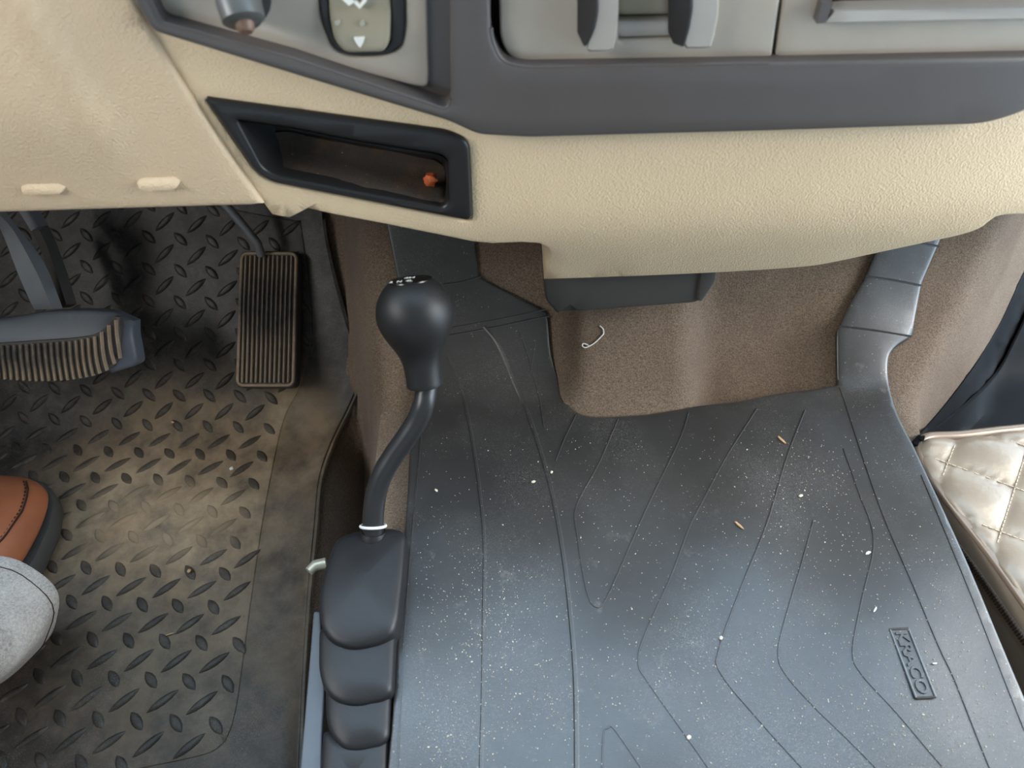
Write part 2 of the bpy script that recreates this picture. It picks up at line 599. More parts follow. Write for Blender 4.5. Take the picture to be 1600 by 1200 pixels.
def denim():
    m = new_mat('grey_twill', (.36, .36, .36), .9, .2); t = NT(m)
    w = t.noise(1500, 2, .6, stretch=(1, .25, .25))
    w2 = t.noise(1500, 2, .6, stretch=(.25, 1, .6))
    f = t.math('MULTIPLY', t.math('ADD', w, w2), .5)
    c = t.mix(t.ramp(f, (.36, 0.0), (.64, 1.0)), (.17, .16, .15), (.40, .38, .355))
    c = t.mix(t.ramp(t.noise(30, 4, .6, stretch=(2, .6, .6)), (.42, 0.0), (.7, .4)), c, (.50, .475, .45))
    t.color(c); t.bump(f, .0005, .7)
    t.bump(t.noise(40, 2), .003, .5)
    return m
M_DENIM = denim()
def dust_mat(name, col): return plain(name, col, .8, .2, var=.15)
M_CRUMB = dust_mat('pale_crumb', (.72, .64, .50))
M_SPLINT = dust_mat('wood_splinter', (.55, .34, .18))
M_ORANGE = plain('orange_crumb', (.55, .11, .025), .45, .5, var=.5, scale=400)
M_PMAT = plain('black_passenger_rubber', (.008, .0085, .0095), .55, .10, var=.3, scale=60)

# ================================================================== the floor (carpeted body)
def build_floor():
    xs = np.concatenate([np.arange(-1.0, -.30, .05), np.arange(-.30, .62, .0085), np.arange(.62, 1.05, .05)])
    ys = np.concatenate([np.arange(-.6, .1, .05), np.arange(.1, .72, .0085), np.arange(.72, 1.0, .03)])
    X, Y = np.meshgrid(xs, ys); Z = terrain(X, Y)
    V = np.stack([X, Y, Z], -1).reshape(-1, 3); n = len(xs); F = []
    for j in range(len(ys) - 1):
        for i in range(n - 1):
            a = j * n + i; F.append((a, a + 1, a + n + 1, a + n))
    o = link('floor', mesh('floor', V, F), M_CARPET, None, 60)
    struct(o, 'brown carpet covering the cab floor and transmission tunnel')
build_floor()

# ================================================================== the unseen cab around it, added and shaped for the light
def slab(name, x0, x1, y0, y1, z0, z1, mat, label):
    V, F = box(((x0 + x1) / 2, (y0 + y1) / 2, (z0 + z1) / 2), ((x1 - x0) / 2, 0, 0), (0, (y1 - y0) / 2, 0), (0, 0, (z1 - z0) / 2))
    return struct(link(name, mesh(name, V, F), mat, None, 30), label)
M_LINER = plain('grey_headliner', (.17, .16, .145), .9, .1)  # kept dark so the unseen slabs bounce little fill
slab('ceiling', -.90, 1.10, -1.15, .24, 1.12, 1.16, M_LINER, 'unseen grey roof lining added to block the sky')  # out of view; front edge set to hide sky from the mat's tongues
slab('wall_left', -.86, -.80, -1.15, .95, -.1, .70, M_LINER, 'grey driver door lining')
slab('wall_back', -.86, .95, -1.21, -1.15, -.1, 1.12, M_LINER, 'unseen rear cab wall closed to the roof to block light')  # out of view; rear opening closed to stop its reflections
slab('wall_right', .95, 1.0, -1.15, -.18, -.1, 1.12, M_LINER, 'unseen grey wall added to block light behind the open passenger door')  # out of view; extended forward to keep sky off the mat
slab('wall_light_block', -.86, -.80, -1.15, -.45, .70, 1.12, M_LINER, 'unseen grey wall added to block light behind the driver door')  # out of view; added to block light from the rear left
slab('trim_1', .95, 1.02, -.18, .55, .98, 1.12, M_LINER, 'unseen grey roof rail added to block sky above the open passenger door')  # out of view; added to cut the sky beside the roof
slab('trim_2', -.87, -.80, -.45, .55, 1.0, 1.12, M_LINER, 'unseen grey roof rail added to block sky above the driver window')  # matching unseen rail, added to cut sky on the left
def dash_top():
    prof = [(.387, .47), (.375, .54), (.385, .60), (.43, .635), (.85, .65), (.85, .55), (.46, .50)]  # unseen; raised to move the sky's reflection down the mat
    rings = [[(x, y, z) for y, z in prof] for x in (-.8, -.3, .3, .95)]
    struct(link('wall_front', mesh('wall_front', *loft(rings)), M_DARK, None, 40), 'unseen dark dashboard top raised to block sky below the windscreen')
dash_top()

# ================================================================== dashboard panels
TRAY_RIM = rnd([(319, 155), (700, 207), (733, 222), (738, 348), (424, 287), (398, 270)], [5, 26, 16, 12, 22, 16])
DASHB = thing('dashboard', 'cream dashboard with charcoal trim and grey panels above the footwells', 'dashboard', at(1000, 437, .50))
def part(name, V, F, mat, label=None, smooth=35):
    o = link(name, mesh(name, V, F), mat, DASHB, smooth)
    if label: o['label'] = label
    return o

def dash_panel():
    seam = spline([(222, 18), (237, 52), (270, 106), (310, 168), (352, 232), (400, 300), (415, 322)], 3)
    low = [(425, 336), (452, 341), (481, 326), (520, 335), (600, 350), (690, 368), (738, 378), (770, 381), (815, 379),
           (843, 381), (857, 388), (861, 396), (850, 437)]
    low2 = spline([(850, 437), (1000, 432), (1150, 425), (1240, 419), (1290, 413), (1380, 394), (1450, 379), (1500, 368), (1530, 358), (1548, 345), (1565, 337), (1620, 335), (1900, 333)], 3)[1:]
    top = [(1900, 20), (1700, 90), (1600, 160), (1540, 178), (1200, 185), (850, 200), (760, 198), (700, 172), (500, 112), (300, 50)]
    V, F = sheet(seam + low + low2 + top, S_DASH(0), 26, holes=[TRAY_RIM], thick=(0, .075, .004), rpx=3, rh=.001, push=(0, -1, 0))
    t = part('lower_panel', V, F, M_BEIGE, 'cream grained lower dashboard panel')
    return t
dash_panel()

def knee_panel():
    seam = spline([(150, -120), (200, -15), (232, 47), (266, 106), (306, 168), (348, 232), (396, 300), (411, 322)], 3)
    low = spline([(411, 322), (300, 325), (200, 328), (100, 331), (0, 334), (-260, 341)], 3)[1:]
    def crease(uv, p):
        # soft fold running down the panel
        c = np.interp(uv[:, 1], [-120, 10, 200, 340], [-40, 45, 160, 235])
        d = (uv[:, 0] - c)
        return .0060 * np.exp(-(d / 24) ** 2) * (1 - sstep(180, 300, uv[:, 1])) + .00012 * np.clip(-d, 0, 60) * (1 - sstep(150, 330, uv[:, 1]))
    V, F = sheet(seam + low + [(-260, -120)], S_DASH(.004), 22, thick=(0, .02, .002), rpx=7, rh=.003, push=(0, -1, 0), height=crease)
    t = part('knee_panel', V, F, M_BEIGE2, 'tan grained panel below the steering column with two wedges shaped to catch light', 40)
    for (u, v, w, h) in ((68, 292, 38, 8), (248, 285, 36, 8)):  # wedges tilted to catch light, standing in for two bright spots
        S = S_DASH(.0045)
        base = [(u - w, v + 2), (u - w * .8, v - h * .8), (u + w * .7, v - h), (u + w, v), (u + w * .7, v + h * .7), (u - w * .6, v + h)]
        base = rnd(base, 6, 3)
        lo = S(base)
        hi = S([(u + (a - u) * .86, v + 3 + (b - v) * .55) for a, b in base]) + np.array((0, -.0028, -.0005))
        link('light_wedge', mesh('light_wedge', *loft([lo + np.array((0, .004, 0)), lo, hi])), M_BEIGE2, t, 60)
    return t
knee_panel()

# ---- dark bezel framing the three grey panels
HOLE_L = rnd([(212, -120), (236, 0), (250, 34), (455, 90), (665, 160), (704, 174), (702, -120)], [0, 10, 14, 5, 8, 24, 0])
HOLE_R = rnd([(764, -120), (767, 62), (785, 98), (822, 105), (1200, 99), (1900, 84), (1900, -120)], [0, 20, 16, 14, 0, 0, 0])
def bezel():
    out = rnd([(176, -140), (206, 0), (238, 51), (470, 122), (700, 191), (748, 213), (830, 217), (1200, 207), (1540, 196), (1600, 178), (1700, 120), (1960, 40), (1960, -140)],
              [0, 12, 12, 0, 14, 14, 10, 0, 26, 30, 10, 0, 0])
    V, F = sheet(out, S_DASH(.010), 26, holes=[HOLE_L, HOLE_R], thick=(0, .016, 0), rpx=7, rh=.003, push=(0, -1, 0), edge_step=12)
    t = part('bezel', V, F, M_BEZEL, 'charcoal plastic trim frame above the cream panel')
    for nm, hole, out_px in (('opening_lip', HOLE_L, 4), ('opening_lip', HOLE_R, 4)):
        pl = [p for p in hole if p[1] > -110 and p[0] < 1890]
        V, F = tube(S_DASH(.0085)(pl), .0011, 8)
        link(nm, mesh(nm, V, F), M_BEZEL, t, 60)
    V, F = sheet(rnd([(200, -130), (232, 10), (250, 42), (455, 100), (665, 168), (700, 178), (712, 150), (708, -130)], [0, 10, 14, 5, 8, 18, 14, 0]), S_DASH(-.0025), 26, thick=(0, .004, 0), push=(0, -1, 0), edge_step=14)
    link('opening_step', mesh('opening_step', V, F), M_BEZEL, t, 35)
    # recessed backing behind the openings
    V, F = sheet([(190, -140), (235, 40), (700, 185), (800, 125), (1900, 100), (1900, -140)], S_DASH(-.012), 60, thick=(0, .006, 0), push=(0, -1, 0))
    link('backing', mesh('backing', V, F), M_GAP, t, 40)
bezel()

def plate(name, poly, off, mat, parent, r=4, rh=.0015, deep=.006, step=26):
    V, F = sheet(poly, S_DASH(off), step, thick=(0, deep, 0), rpx=r, rh=rh, push=(0, -1, 0), edge_step=10)
    return link(name, mesh(name, V, F), mat, parent, 35)

def lofted(name, base, front, ob, of, mat, parent, n=40, mid=None):
    """raised piece: base outline on the dash, front outline nearer the seat"""
    def rs(poly):
        P = np.array(poly + [poly[0]], float)
        d = np.concatenate([[0], np.cumsum(np.linalg.norm(np.diff(P, axis=0), axis=1))])
        s = np.linspace(0, d[-1], n, endpoint=False)
        return [(np.interp(k, d, P[:, 0]), np.interp(k, d, P[:, 1])) for k in s]
    b, f = rs(base), rs(front)
    rings = [S_DASH(ob)(b), S_DASH(of - .0015)(f)]
    c = np.mean(f, 0)
    rings.append(S_DASH(of)([(c[0] + (p[0] - c[0]) * .93, c[1] + (p[1] - c[1]) * .97) for p in f]))
    return link(name, mesh(name, *loft(rings)), mat, parent, 40)

def switch_panel():
    pl = rnd([(222, -120), (240, 0), (254, 32), (345, 60), (500, 96), (645, 134), (668, 137), (670, 120), (664, -120)], [0, 8, 12, 0, 0, 12, 8, 8, 0])
    hole = rnd([(492, -120), (500, 30), (520, 78), (545, 90), (600, 88), (628, 76), (634, 40), (630, -120)], [0, 20, 16, 12, 12, 14, 10, 0])
    V, F = sheet(pl, S_DASH(.000), 24, holes=[hole], thick=(0, .006, 0), rpx=4, rh=.0015, push=(0, -1, 0), edge_step=10)
    t = part('switch_plate', V, F, M_PLATE, 'grey plate with a toggle and a rocker switch')
    # rocker switch
    plate('switch_well', rnd([(488, -120), (500, 50), (530, 95), (610, 95), (640, 70), (636, -120)], 14), -.006, M_DARK, t, r=2)
    bz = rnd([(494, -120), (501, 30), (521, 77), (546, 88), (600, 86), (627, 75), (632, 40), (629, -120)], [0, 20, 16, 12, 12, 14, 10, 0])
    bzi = rnd([(506, -120), (512, 20), (522, 60), (538, 80), (600, 79), (611, 66), (613, 20), (610, -120)], [0, 16, 14, 10, 10, 10, 8, 0])
    V, F = sheet(bz, S_DASH(.0015), 20, holes=[bzi], thick=(0, .006, 0), rpx=3, rh=.001, push=(0, -1, 0), edge_step=8)
    link('switch_surround', mesh('switch_surround', V, F), M_DARK, t, 40)
    rk = rnd([(508, -120), (513, 20), (523, 60), (539, 79), (600, 78), (609, 65), (611, 20), (608, -120)], [0, 16, 14, 12, 12, 10, 8, 0])
    V, F = sheet(rk, S_DASH(.002), 12, thick=(0, .006, 0), rpx=7, rh=.0025, push=(0, -1, 0), edge_step=8,
                 height=lambda uv, p: .0035 * sstep(-40, 60, uv[:, 1]) - .0022 * np.exp(-((uv[:, 1] - 12) / 26) ** 2))
    ro = link('rocker_switch', mesh('rocker_switch', V, F), M_ROCKER, t, 40)
    def mark(nm, poly, off=.0062):
        V, F = sheet(poly, S_DASH(off), 8, thick=(0, .0016, 0), push=(0, -1, 0))
        return link(nm, mesh(nm, V, F), M_PRINT, t, 30)
    mark('arrow_mark', rnd([(552, 59), (570, 58), (568, 66), (563, 75), (558, 70)], 2, 3))
    mark('pedal_mark', [(529, -6), (545, 9), (555, 3), (550, 0), (552, -8), (544, -12), (534, -12)], .0046)
    mark('pedal_mark', rnd([(551, 3), (562, 14), (573, 2), (569, -10), (564, -10), (567, 1), (562, 7), (556, 1)], 2, 3), .0046)
    for (u, v) in ((527, 36), (566, 37)):
        V, F = sheet([(u + 4.2 * math.cos(k * .7854), v + 4.2 * math.sin(k * .7854)) for k in range(8)], S_DASH(.0048), 6, thick=(0, .0016, 0), push=(0, -1, 0))
        link('indicator_dot', mesh('indicator_dot', V, F), plain('dull_indicator', (.40, .39, .33), .5), t, 40)
    # toggle
    S = S_DASH
    a, b, c = S(.004)([(362, -50)])[0], S(.016)([(370, 0)])[0], S(.022)([(382, 37)])[0]
    ax = c - a
    path = [a, a + ax * .4, b * .35 + (a + ax * .62) * .65, c - ax * .06, c]
    V, F = tube(path, [.0095, .0098, .0104, .0098, .0075], 20)
    tg = link('toggle', mesh('toggle', V, F), M_TOGGLE, t, 40)
    V, F = tube([c - ax * .02, c + ax * .10, c + ax * .16], [.0046, .0042, .0028], 16)
    link('toggle_tip', mesh('toggle_tip', V, F), plain('brown_worn_tip', (.14, .08, .055), .5), t, 40)
    V, F = tube([S(-.002)([(372, 4)])[0] + np.array((.004, 0, .004)), S(.012)([(376, 12)])[0] + np.array((.004, 0, .004))], .011, 20)
    link('toggle_socket', mesh('toggle_socket', V, F), M_DARK, t, 40)
switch_panel()

def control_panel():
    pl = rnd([(778, -120), (782, 62), (796, 90), (824, 101), (1205, 93), (1236, -120)], [0, 22, 16, 12, 3, 0])
    hole = [(966, -110), (966, 62), (1050, 60), (1052, -110)]
    V, F = sheet(pl, S_DASH(.002), 26, holes=[hole], thick=(0, .006, 0), rpx=4, rh=.0014, push=(0, -1, 0), edge_step=10)
    t = part('control_plate', V, F, M_PLATE, 'satin grey centre plate with two curved clips')
    plate('crossbar', [(962, 33), (962, 59), (1056, 57), (1056, 31)], .001, M_PLATE2, t, r=4, rh=.0015)
    plate('recess_panel', [(962, -110), (962, 25), (1056, 23), (1056, -110)], -.003, M_ROCKER, t, r=5, rh=.002)
    for base, front in ((
            [(903, -90), (965, -90), (964, 58), (955, 72), (925, 74), (910, 66), (903, 50)],
            [(935, -90), (967, -90), (966, 25), (962, 60), (957, 80), (917, 81), (915, 74), (928, 48), (934, 20)]), (
            [(1045, -90), (1122, -90), (1118, 50), (1110, 70), (1070, 72), (1052, 62), (1045, 45)],
            [(1083, -90), (1126, -90), (1122, 25), (1116, 52), (1110, 75), (1070, 76), (1068, 70), (1076, 45), (1081, 15)])):
        o = lofted('clip', base, front, -.001, .012, M_PLATE2, t, 44)
        # dark sheet over the left flank
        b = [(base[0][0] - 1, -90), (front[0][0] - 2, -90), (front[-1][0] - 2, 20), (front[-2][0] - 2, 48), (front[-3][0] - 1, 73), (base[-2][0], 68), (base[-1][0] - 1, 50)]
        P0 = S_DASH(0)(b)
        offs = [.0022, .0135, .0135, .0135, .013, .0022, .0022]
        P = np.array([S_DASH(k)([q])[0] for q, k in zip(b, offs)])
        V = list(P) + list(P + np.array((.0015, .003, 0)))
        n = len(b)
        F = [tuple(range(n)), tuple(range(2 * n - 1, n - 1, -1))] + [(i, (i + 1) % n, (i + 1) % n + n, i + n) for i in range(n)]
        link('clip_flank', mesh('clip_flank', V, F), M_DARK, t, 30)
control_panel()

def vent_panel():
    pl = [(1240, -120), (1212, 93), (1900, 79), (1900, -120)]
    hole = [(1306, -110), (1300, 16), (1890, 2), (1890, -110)]
    V, F = sheet(pl, S_DASH(.002), 26, holes=[hole], thick=(0, .006, 0), rpx=4, rh=.0014, push=(0, -1, 0), edge_step=12)
    t = part('vent_plate', V, F, M_PLATE, 'satin grey plate around the air vent grille')
    lofted('louver_bar', [(1277, 37), (1283, 2), (1900, -14), (1900, 26)], [(1290, 35), (1293, 17), (1900, 5), (1900, 23)], .001, .010, M_PLATE2, t, 40)
    V, F = sheet([(1276, 37), (1285, 4), (1302, 4), (1291, 36)], S_DASH(.0085), 12, thick=(0, .009, 0), push=(0, -1, 0))
    link('louver_end', mesh('louver_end', V, F), M_BEZEL, t, 30)
    S = S_DASH
    for v in (-4, -22, -42, -64):
        a = S(-.004)([(1303, v + 8), (1890, v - 8)]); b = S(-.010)([(1303, v - 2), (1890, v - 18)])
        V = [a[0], a[1], b[1], b[0]]; V2 = [p + np.array((0, 0, .0012)) for p in V]
        link('slat', mesh('slat', *loft([V, V2])), M_DARK, t, 30)
    for u in (1374, 1446, 1520, 1594):
        a = S(-.002)([(u, -110), (u - 3, 8)])
        V, F = box((a[0] + a[1]) / 2 + np.array((0, .004, 0)), (.0008, 0, 0), (0, .004, 0), (a[0] - a[1]) / 2)
        link('fin', mesh('fin', V, F), M_DARK, t, 30)
vent_panel()

# ---- storage tray
INNER = rnd([(370, 189), (455, 201), (560, 222), (686, 242), (699, 250), (701, 318), (690, 326), (560, 302), (432, 277), (410, 264)], [4, 0, 0, 12, 6, 12, 6, 0, 14, 10])
def storage_tray():
    V, F = sheet(TRAY_RIM, S_DASH(.0035), 16, holes=[INNER], thick=(0, .008, 0), rpx=6, rh=.0025, push=(0, -1, 0), edge_step=8)
    t = part('storage_tray', V, F, M_TRAY, 'black plastic open storage tray', 40)
    ring = resample(INNER, 9)
    a = S_DASH(.002)(ring)
    c = a.mean(0)
    def shr(k, dy, dz): return [c + (p - c) * np.array((k, 1, k)) + np.array((0, dy, dz)) for p in a]
    rings = [a, shr(.985, .003, 0), shr(.97, .012, -.001), shr(.95, .026, -.002), shr(.90, .031, -.002)]
    V, F = loft(rings, cap0=False, cap1=True)
    # outer skin so the bowl has thickness
    V2, F2 = loft([[p + (p - c) * np.array((.03, 0, .03)) + np.array((0, .003, 0)) for p in r] for r in rings], False, True)
    link('bowl', mesh('bowl', *join((V, F), (V2, F2))), M_TRAY, t, 50)
    def S_LINER(uv):
        uv = np.asarray(uv, float)
        o = -.027 + .0265 * sstep(0, 1, (uv[:, 1] - (218 + .16 * (uv[:, 0] - 430))) / 66.0)
        return march(uv, lambda x, y, z: dash_y(x, z) - o - y)
    # liner of dusty felt on the sloping bottom and back
    V, F = sheet(rnd([(398, 208), (450, 207), (560, 228), (680, 250), (695, 262), (696, 322), (680, 324), (560, 300), (440, 278), (418, 262)], 8),
                 S_LINER, 10, thick=(0, .004, 0), push=(0, -1, 0),
                 height=lambda uv, p: .0008 * np.sin(uv[:, 0] / 17) * np.sin(uv[:, 1] / 9))
    link('felt_liner', mesh('felt_liner', V, F), M_TRAYF, t, 60)
    V, F = tube(S_DASH(.0015)(spline([(422, 272), (440, 281), (560, 304), (670, 326), (690, 328)], 5)), .0016, 8)
    link('front_bead', mesh('front_bead', V, F), M_TRAY, t, 60)
    # orange crumb lying in the tray
    me = bpy.data.meshes.new('orange_crumb'); bm = bmesh.new()
    bmesh.ops.create_icosphere(bm, subdivisions=2, radius=.0046)
    for v in bm.verts: v.co *= random.uniform(.68, 1.25)
    bm.to_mesh(me); bm.free()
    o = link('food_crumb', me, M_ORANGE, None, None)
    o.location = Vector(S_DASH(-.012)([(673, 281)])[0])
    tag(o, 'small orange crumb lying in the black storage tray', 'crumb')
storage_tray()

# ---- duct below the dash
def duct():
    t = thing('air_duct', 'slate grey plastic air duct box under the cream dashboard', 'duct', at(980, 455, .58))
    S = S_PLANE((0, .425, .2), (0, -1, .12))
    V, F = sheet(rnd([(846, 405), (1120, 400), (1117, 440), (1094, 474), (870, 491), (852, 470)], [0, 0, 6, 12, 4, 6]), S, 30, thick=(.0, .13, -.005), rpx=5, rh=.003, push=(0, -1, 0))
    link('duct_body', mesh('duct_body', V, F), M_DUCT, t, 35)
    # darker raised end cap
    V, F = sheet(rnd([(1096, 404), (1124, 402), (1119, 440), (1097, 473), (1088, 470)], 4), S_PLANE((0, .423, .2), (0, -1, .12)), 20, thick=(0, .01, 0), rpx=4, rh=.002, push=(0, -1, 0))
    link('end_cap', mesh('end_cap', V, F), M_DUCT, t, 35)
duct()

# ================================================================== ribbed rubber mat on the tunnel
def tunnel_mat():
    t = thing('floor_mat', 'large dusty black rubber mat with moulded lines on the hump', 'floor mat', S_HUMP(0)([(1000, 900)])[0])
    out = [(600, 330), (640, 318), (742, 372), (746, 425)]
    out += spline([(750, 433), (775, 447), (815, 468), (850, 486), (856, 500), (862, 556), (880, 610), (895, 638), (920, 650), (955, 651)], 4)
    out += [(1010, 647), (1090, 634), (1150, 628), (1200, 617), (1310, 597)]
    out += [(1308, 515), (1326, 478), (1350, 437), (1367, 397), (1395, 320), (1490, 320), (1470, 372), (1441, 440), (1426, 520)]
    out += spline([(1420, 526), (1398, 542), (1388, 562), (1390, 600), (1404, 645), (1428, 692)], 5)
    out += [(1515, 888), (1600, 1082), (1680, 1268)]
    out += [(1100, 1290), (600, 1290)]
    out += [(606, 1200), (613, 1120), (626, 900), (632, 830), (637, 760), (640, 705), (650, 620), (645, 520), (622, 440)]
    S = S_HUMP(.004)
    def lump(uv, p):
        x, y = p[:, 0], p[:, 1]
        return .0045 * np.exp(-(((x - .17) / .035) ** 2 + ((y - .30) / .09) ** 2)) + .003 * np.exp(-(((x - .26) / .05) ** 2 + ((y - .22) / .06) ** 2)) \
            + .0012 * np.sin(x * 42 + 1.3) * np.sin(y * 31) - .003 * np.exp(-(((x - .27) / .03) ** 2 + ((y - .40) / .05) ** 2))
    LUMP = lump
    V, F = sheet(out, S, 17, thick=(0, 0, -.0035), rpx=5, rh=.0015, push=(0, 0, 1), height=lump, edge_step=14)
    link('mat_sheet', mesh('mat_sheet', V, F), M_KRACO, t, 40)
    def SL(uv):
        p = S_HUMP(.0042)(uv); p[:, 2] += lump(None, p); return p
    ridges = [
        ([(700, 555), (722, 612), (737, 680), (750, 770), (757, 850), (756, 950), (754, 1100), (749, 1280)], .0040, .0008),
        ([(757, 510), (780, 540), (806, 602), (829, 655), (857, 747), (875, 836), (889, 939), (899, 1060), (901, 1196), (901, 1285)], .0050, .0009),
        ([(812, 520), (826, 560), (842, 620), (850, 668)], .0016, .0005),
        ([(838, 530), (830, 580), (832, 600)], .0014, .0005),
        ([(900, 648), (880, 690), (868, 720)], .0016, .0005),
        ([(966, 655), (936, 724), (900, 792), (902, 838), (917, 925), (931, 948), (945, 939), (969, 887), (1006, 803), (1060, 691), (1076, 645)], .0017, .0007),
        ([(1182, 640), (1135, 715), (1095, 790), (1076, 827), (1048, 901), (1006, 995), (997, 1037), (1011, 1065), (1067, 1144), (1102, 1193), (1160, 1280)], .0017, .0007),
        ([(940, 1285), (941, 1196), (943, 1146), (950, 1138), (960, 1140), (999, 1196), (1060, 1285)], .0017, .0007),
        ([(1258, 640), (1229, 715), (1196, 822), (1159, 915), (1124, 1013), (1126, 1051), (1187, 1125), (1252, 1198), (1320, 1275)], .0019, .0009),
        ([(1271, 813), (1254, 873), (1224, 976), (1216, 1023), (1229, 1055), (1275, 1107), (1327, 1158), (1440, 1272)], .0017, .0007),
        ([(1318, 700), (1340, 765), (1364, 845), (1345, 939), (1331, 1018), (1345, 1055), (1401, 1116), (1462, 1186), (1540, 1272)], .0017, .0007),
        ([(1314, 602), (1327, 640), (1355, 733), (1387, 827), (1434, 939), (1467, 1013), (1495, 1070), (1545, 1195), (1580, 1278)], .0022, .0009),
        ([(1440, 742), (1490, 868), (1560, 1035), (1650, 1262)], .0016, .0006),
        ([(664, 610), (657, 700), (650, 770), (642, 850), (634, 960), (625, 1120), (619, 1285)], .0017, .0007),
        ([(693, 443), (720, 440), (751, 432)], .0024, .0009),
        ([(700, 523), (760, 514), (800, 507), (858, 494)], .0026, .0009),
        ([(703, 511), (790, 498), (852, 484)], .0018, .0008),
        ([(1352, 433), (1395, 438), (1440, 445)], .0022, .0008),
        ([(1311, 509), (1360, 516), (1424, 525)], .0022, .0008),
        ([(1420, 374), (1440, 379), (1468, 384)], .0022, .0008),
    ]
    for pl, w, h in ridges:
        V, F = strip(spline(pl, 6), SL, w * .85, h * .6)
        link('moulded_line', mesh('moulded_line', V, F), M_KRACO, t, 20)
    # maker's name in a frame
    C = S_HUMP(.0046)([(1390, 985), (1416, 984), (1461, 1090), (1428, 1093)])
    rd = (C[3] + C[2] - C[0] - C[1]) / 2; ud = (C[1] + C[2] - C[0] - C[3]) / 2
    W, H = np.linalg.norm(rd), np.linalg.norm(ud)
    rd /= W; ud = ud - rd * (ud @ rd); ud /= np.linalg.norm(ud)
    mid = C.mean(0); mid[2] += float(lump(None, C.mean(0)[None])[0])
    emb = link('name_stamp', mesh('name_stamp', *box(mid - np.array((0, 0, .0006)), rd * W / 2, ud * H / 2, (0, 0, .0004))), M_KRACO, t, 30)
    fr = [mid - rd * W / 2 - ud * H / 2, mid + rd * W / 2 - ud * H / 2, mid + rd * W / 2 + ud * H / 2, mid - rd * W / 2 + ud * H / 2]
    V, F = join(*[tube([fr[k], fr[(k + 1) % 4]], .0008, 8) for k in range(4)])
    link('stamp_frame', mesh('stamp_frame', V, F), M_KRACO, emb, 40)
    text_mesh('lettering', 'KRACO', mid, rd, ud, W * .90, H * .62, .0009, M_KRACO, emb)
    return LUMP

def text_mesh(name, s, mid, ex, ey, w, h, depth, mat, parent):
    cu = bpy.data.curves.new(name, 'FONT'); cu.body = s; cu.extrude = .06; cu.resolution_u = 3; cu.bevel_depth = .012
    cu.offset = .01
    o = bpy.data.objects.new(name, cu); COL.objects.link(o)
    dg = bpy.context.evaluated_depsgraph_get(); dg.update()
    me0 = o.evaluated_get(dg).to_mesh()
    V = np.array([tuple(v.co) for v in me0.vertices]); F = [tuple(p.vertices) for p in me0.polygons]
    o.evaluated_get(dg).to_mesh_clear()
    bpy.data.objects.remove(o); bpy.data.curves.remove(cu)
    lo, hi = V.min(0), V.max(0); q = (V - (lo + hi) / 2) / (hi - lo)
    ez = np.cross(ex, ey)
    P = mid + q[:, :1] * w * ex + q[:, 1:2] * h * ey + q[:, 2:] * depth * 2 * ez
    return link(name, mesh(name, P, F), mat, parent, 30)
LUMP = tunnel_mat()

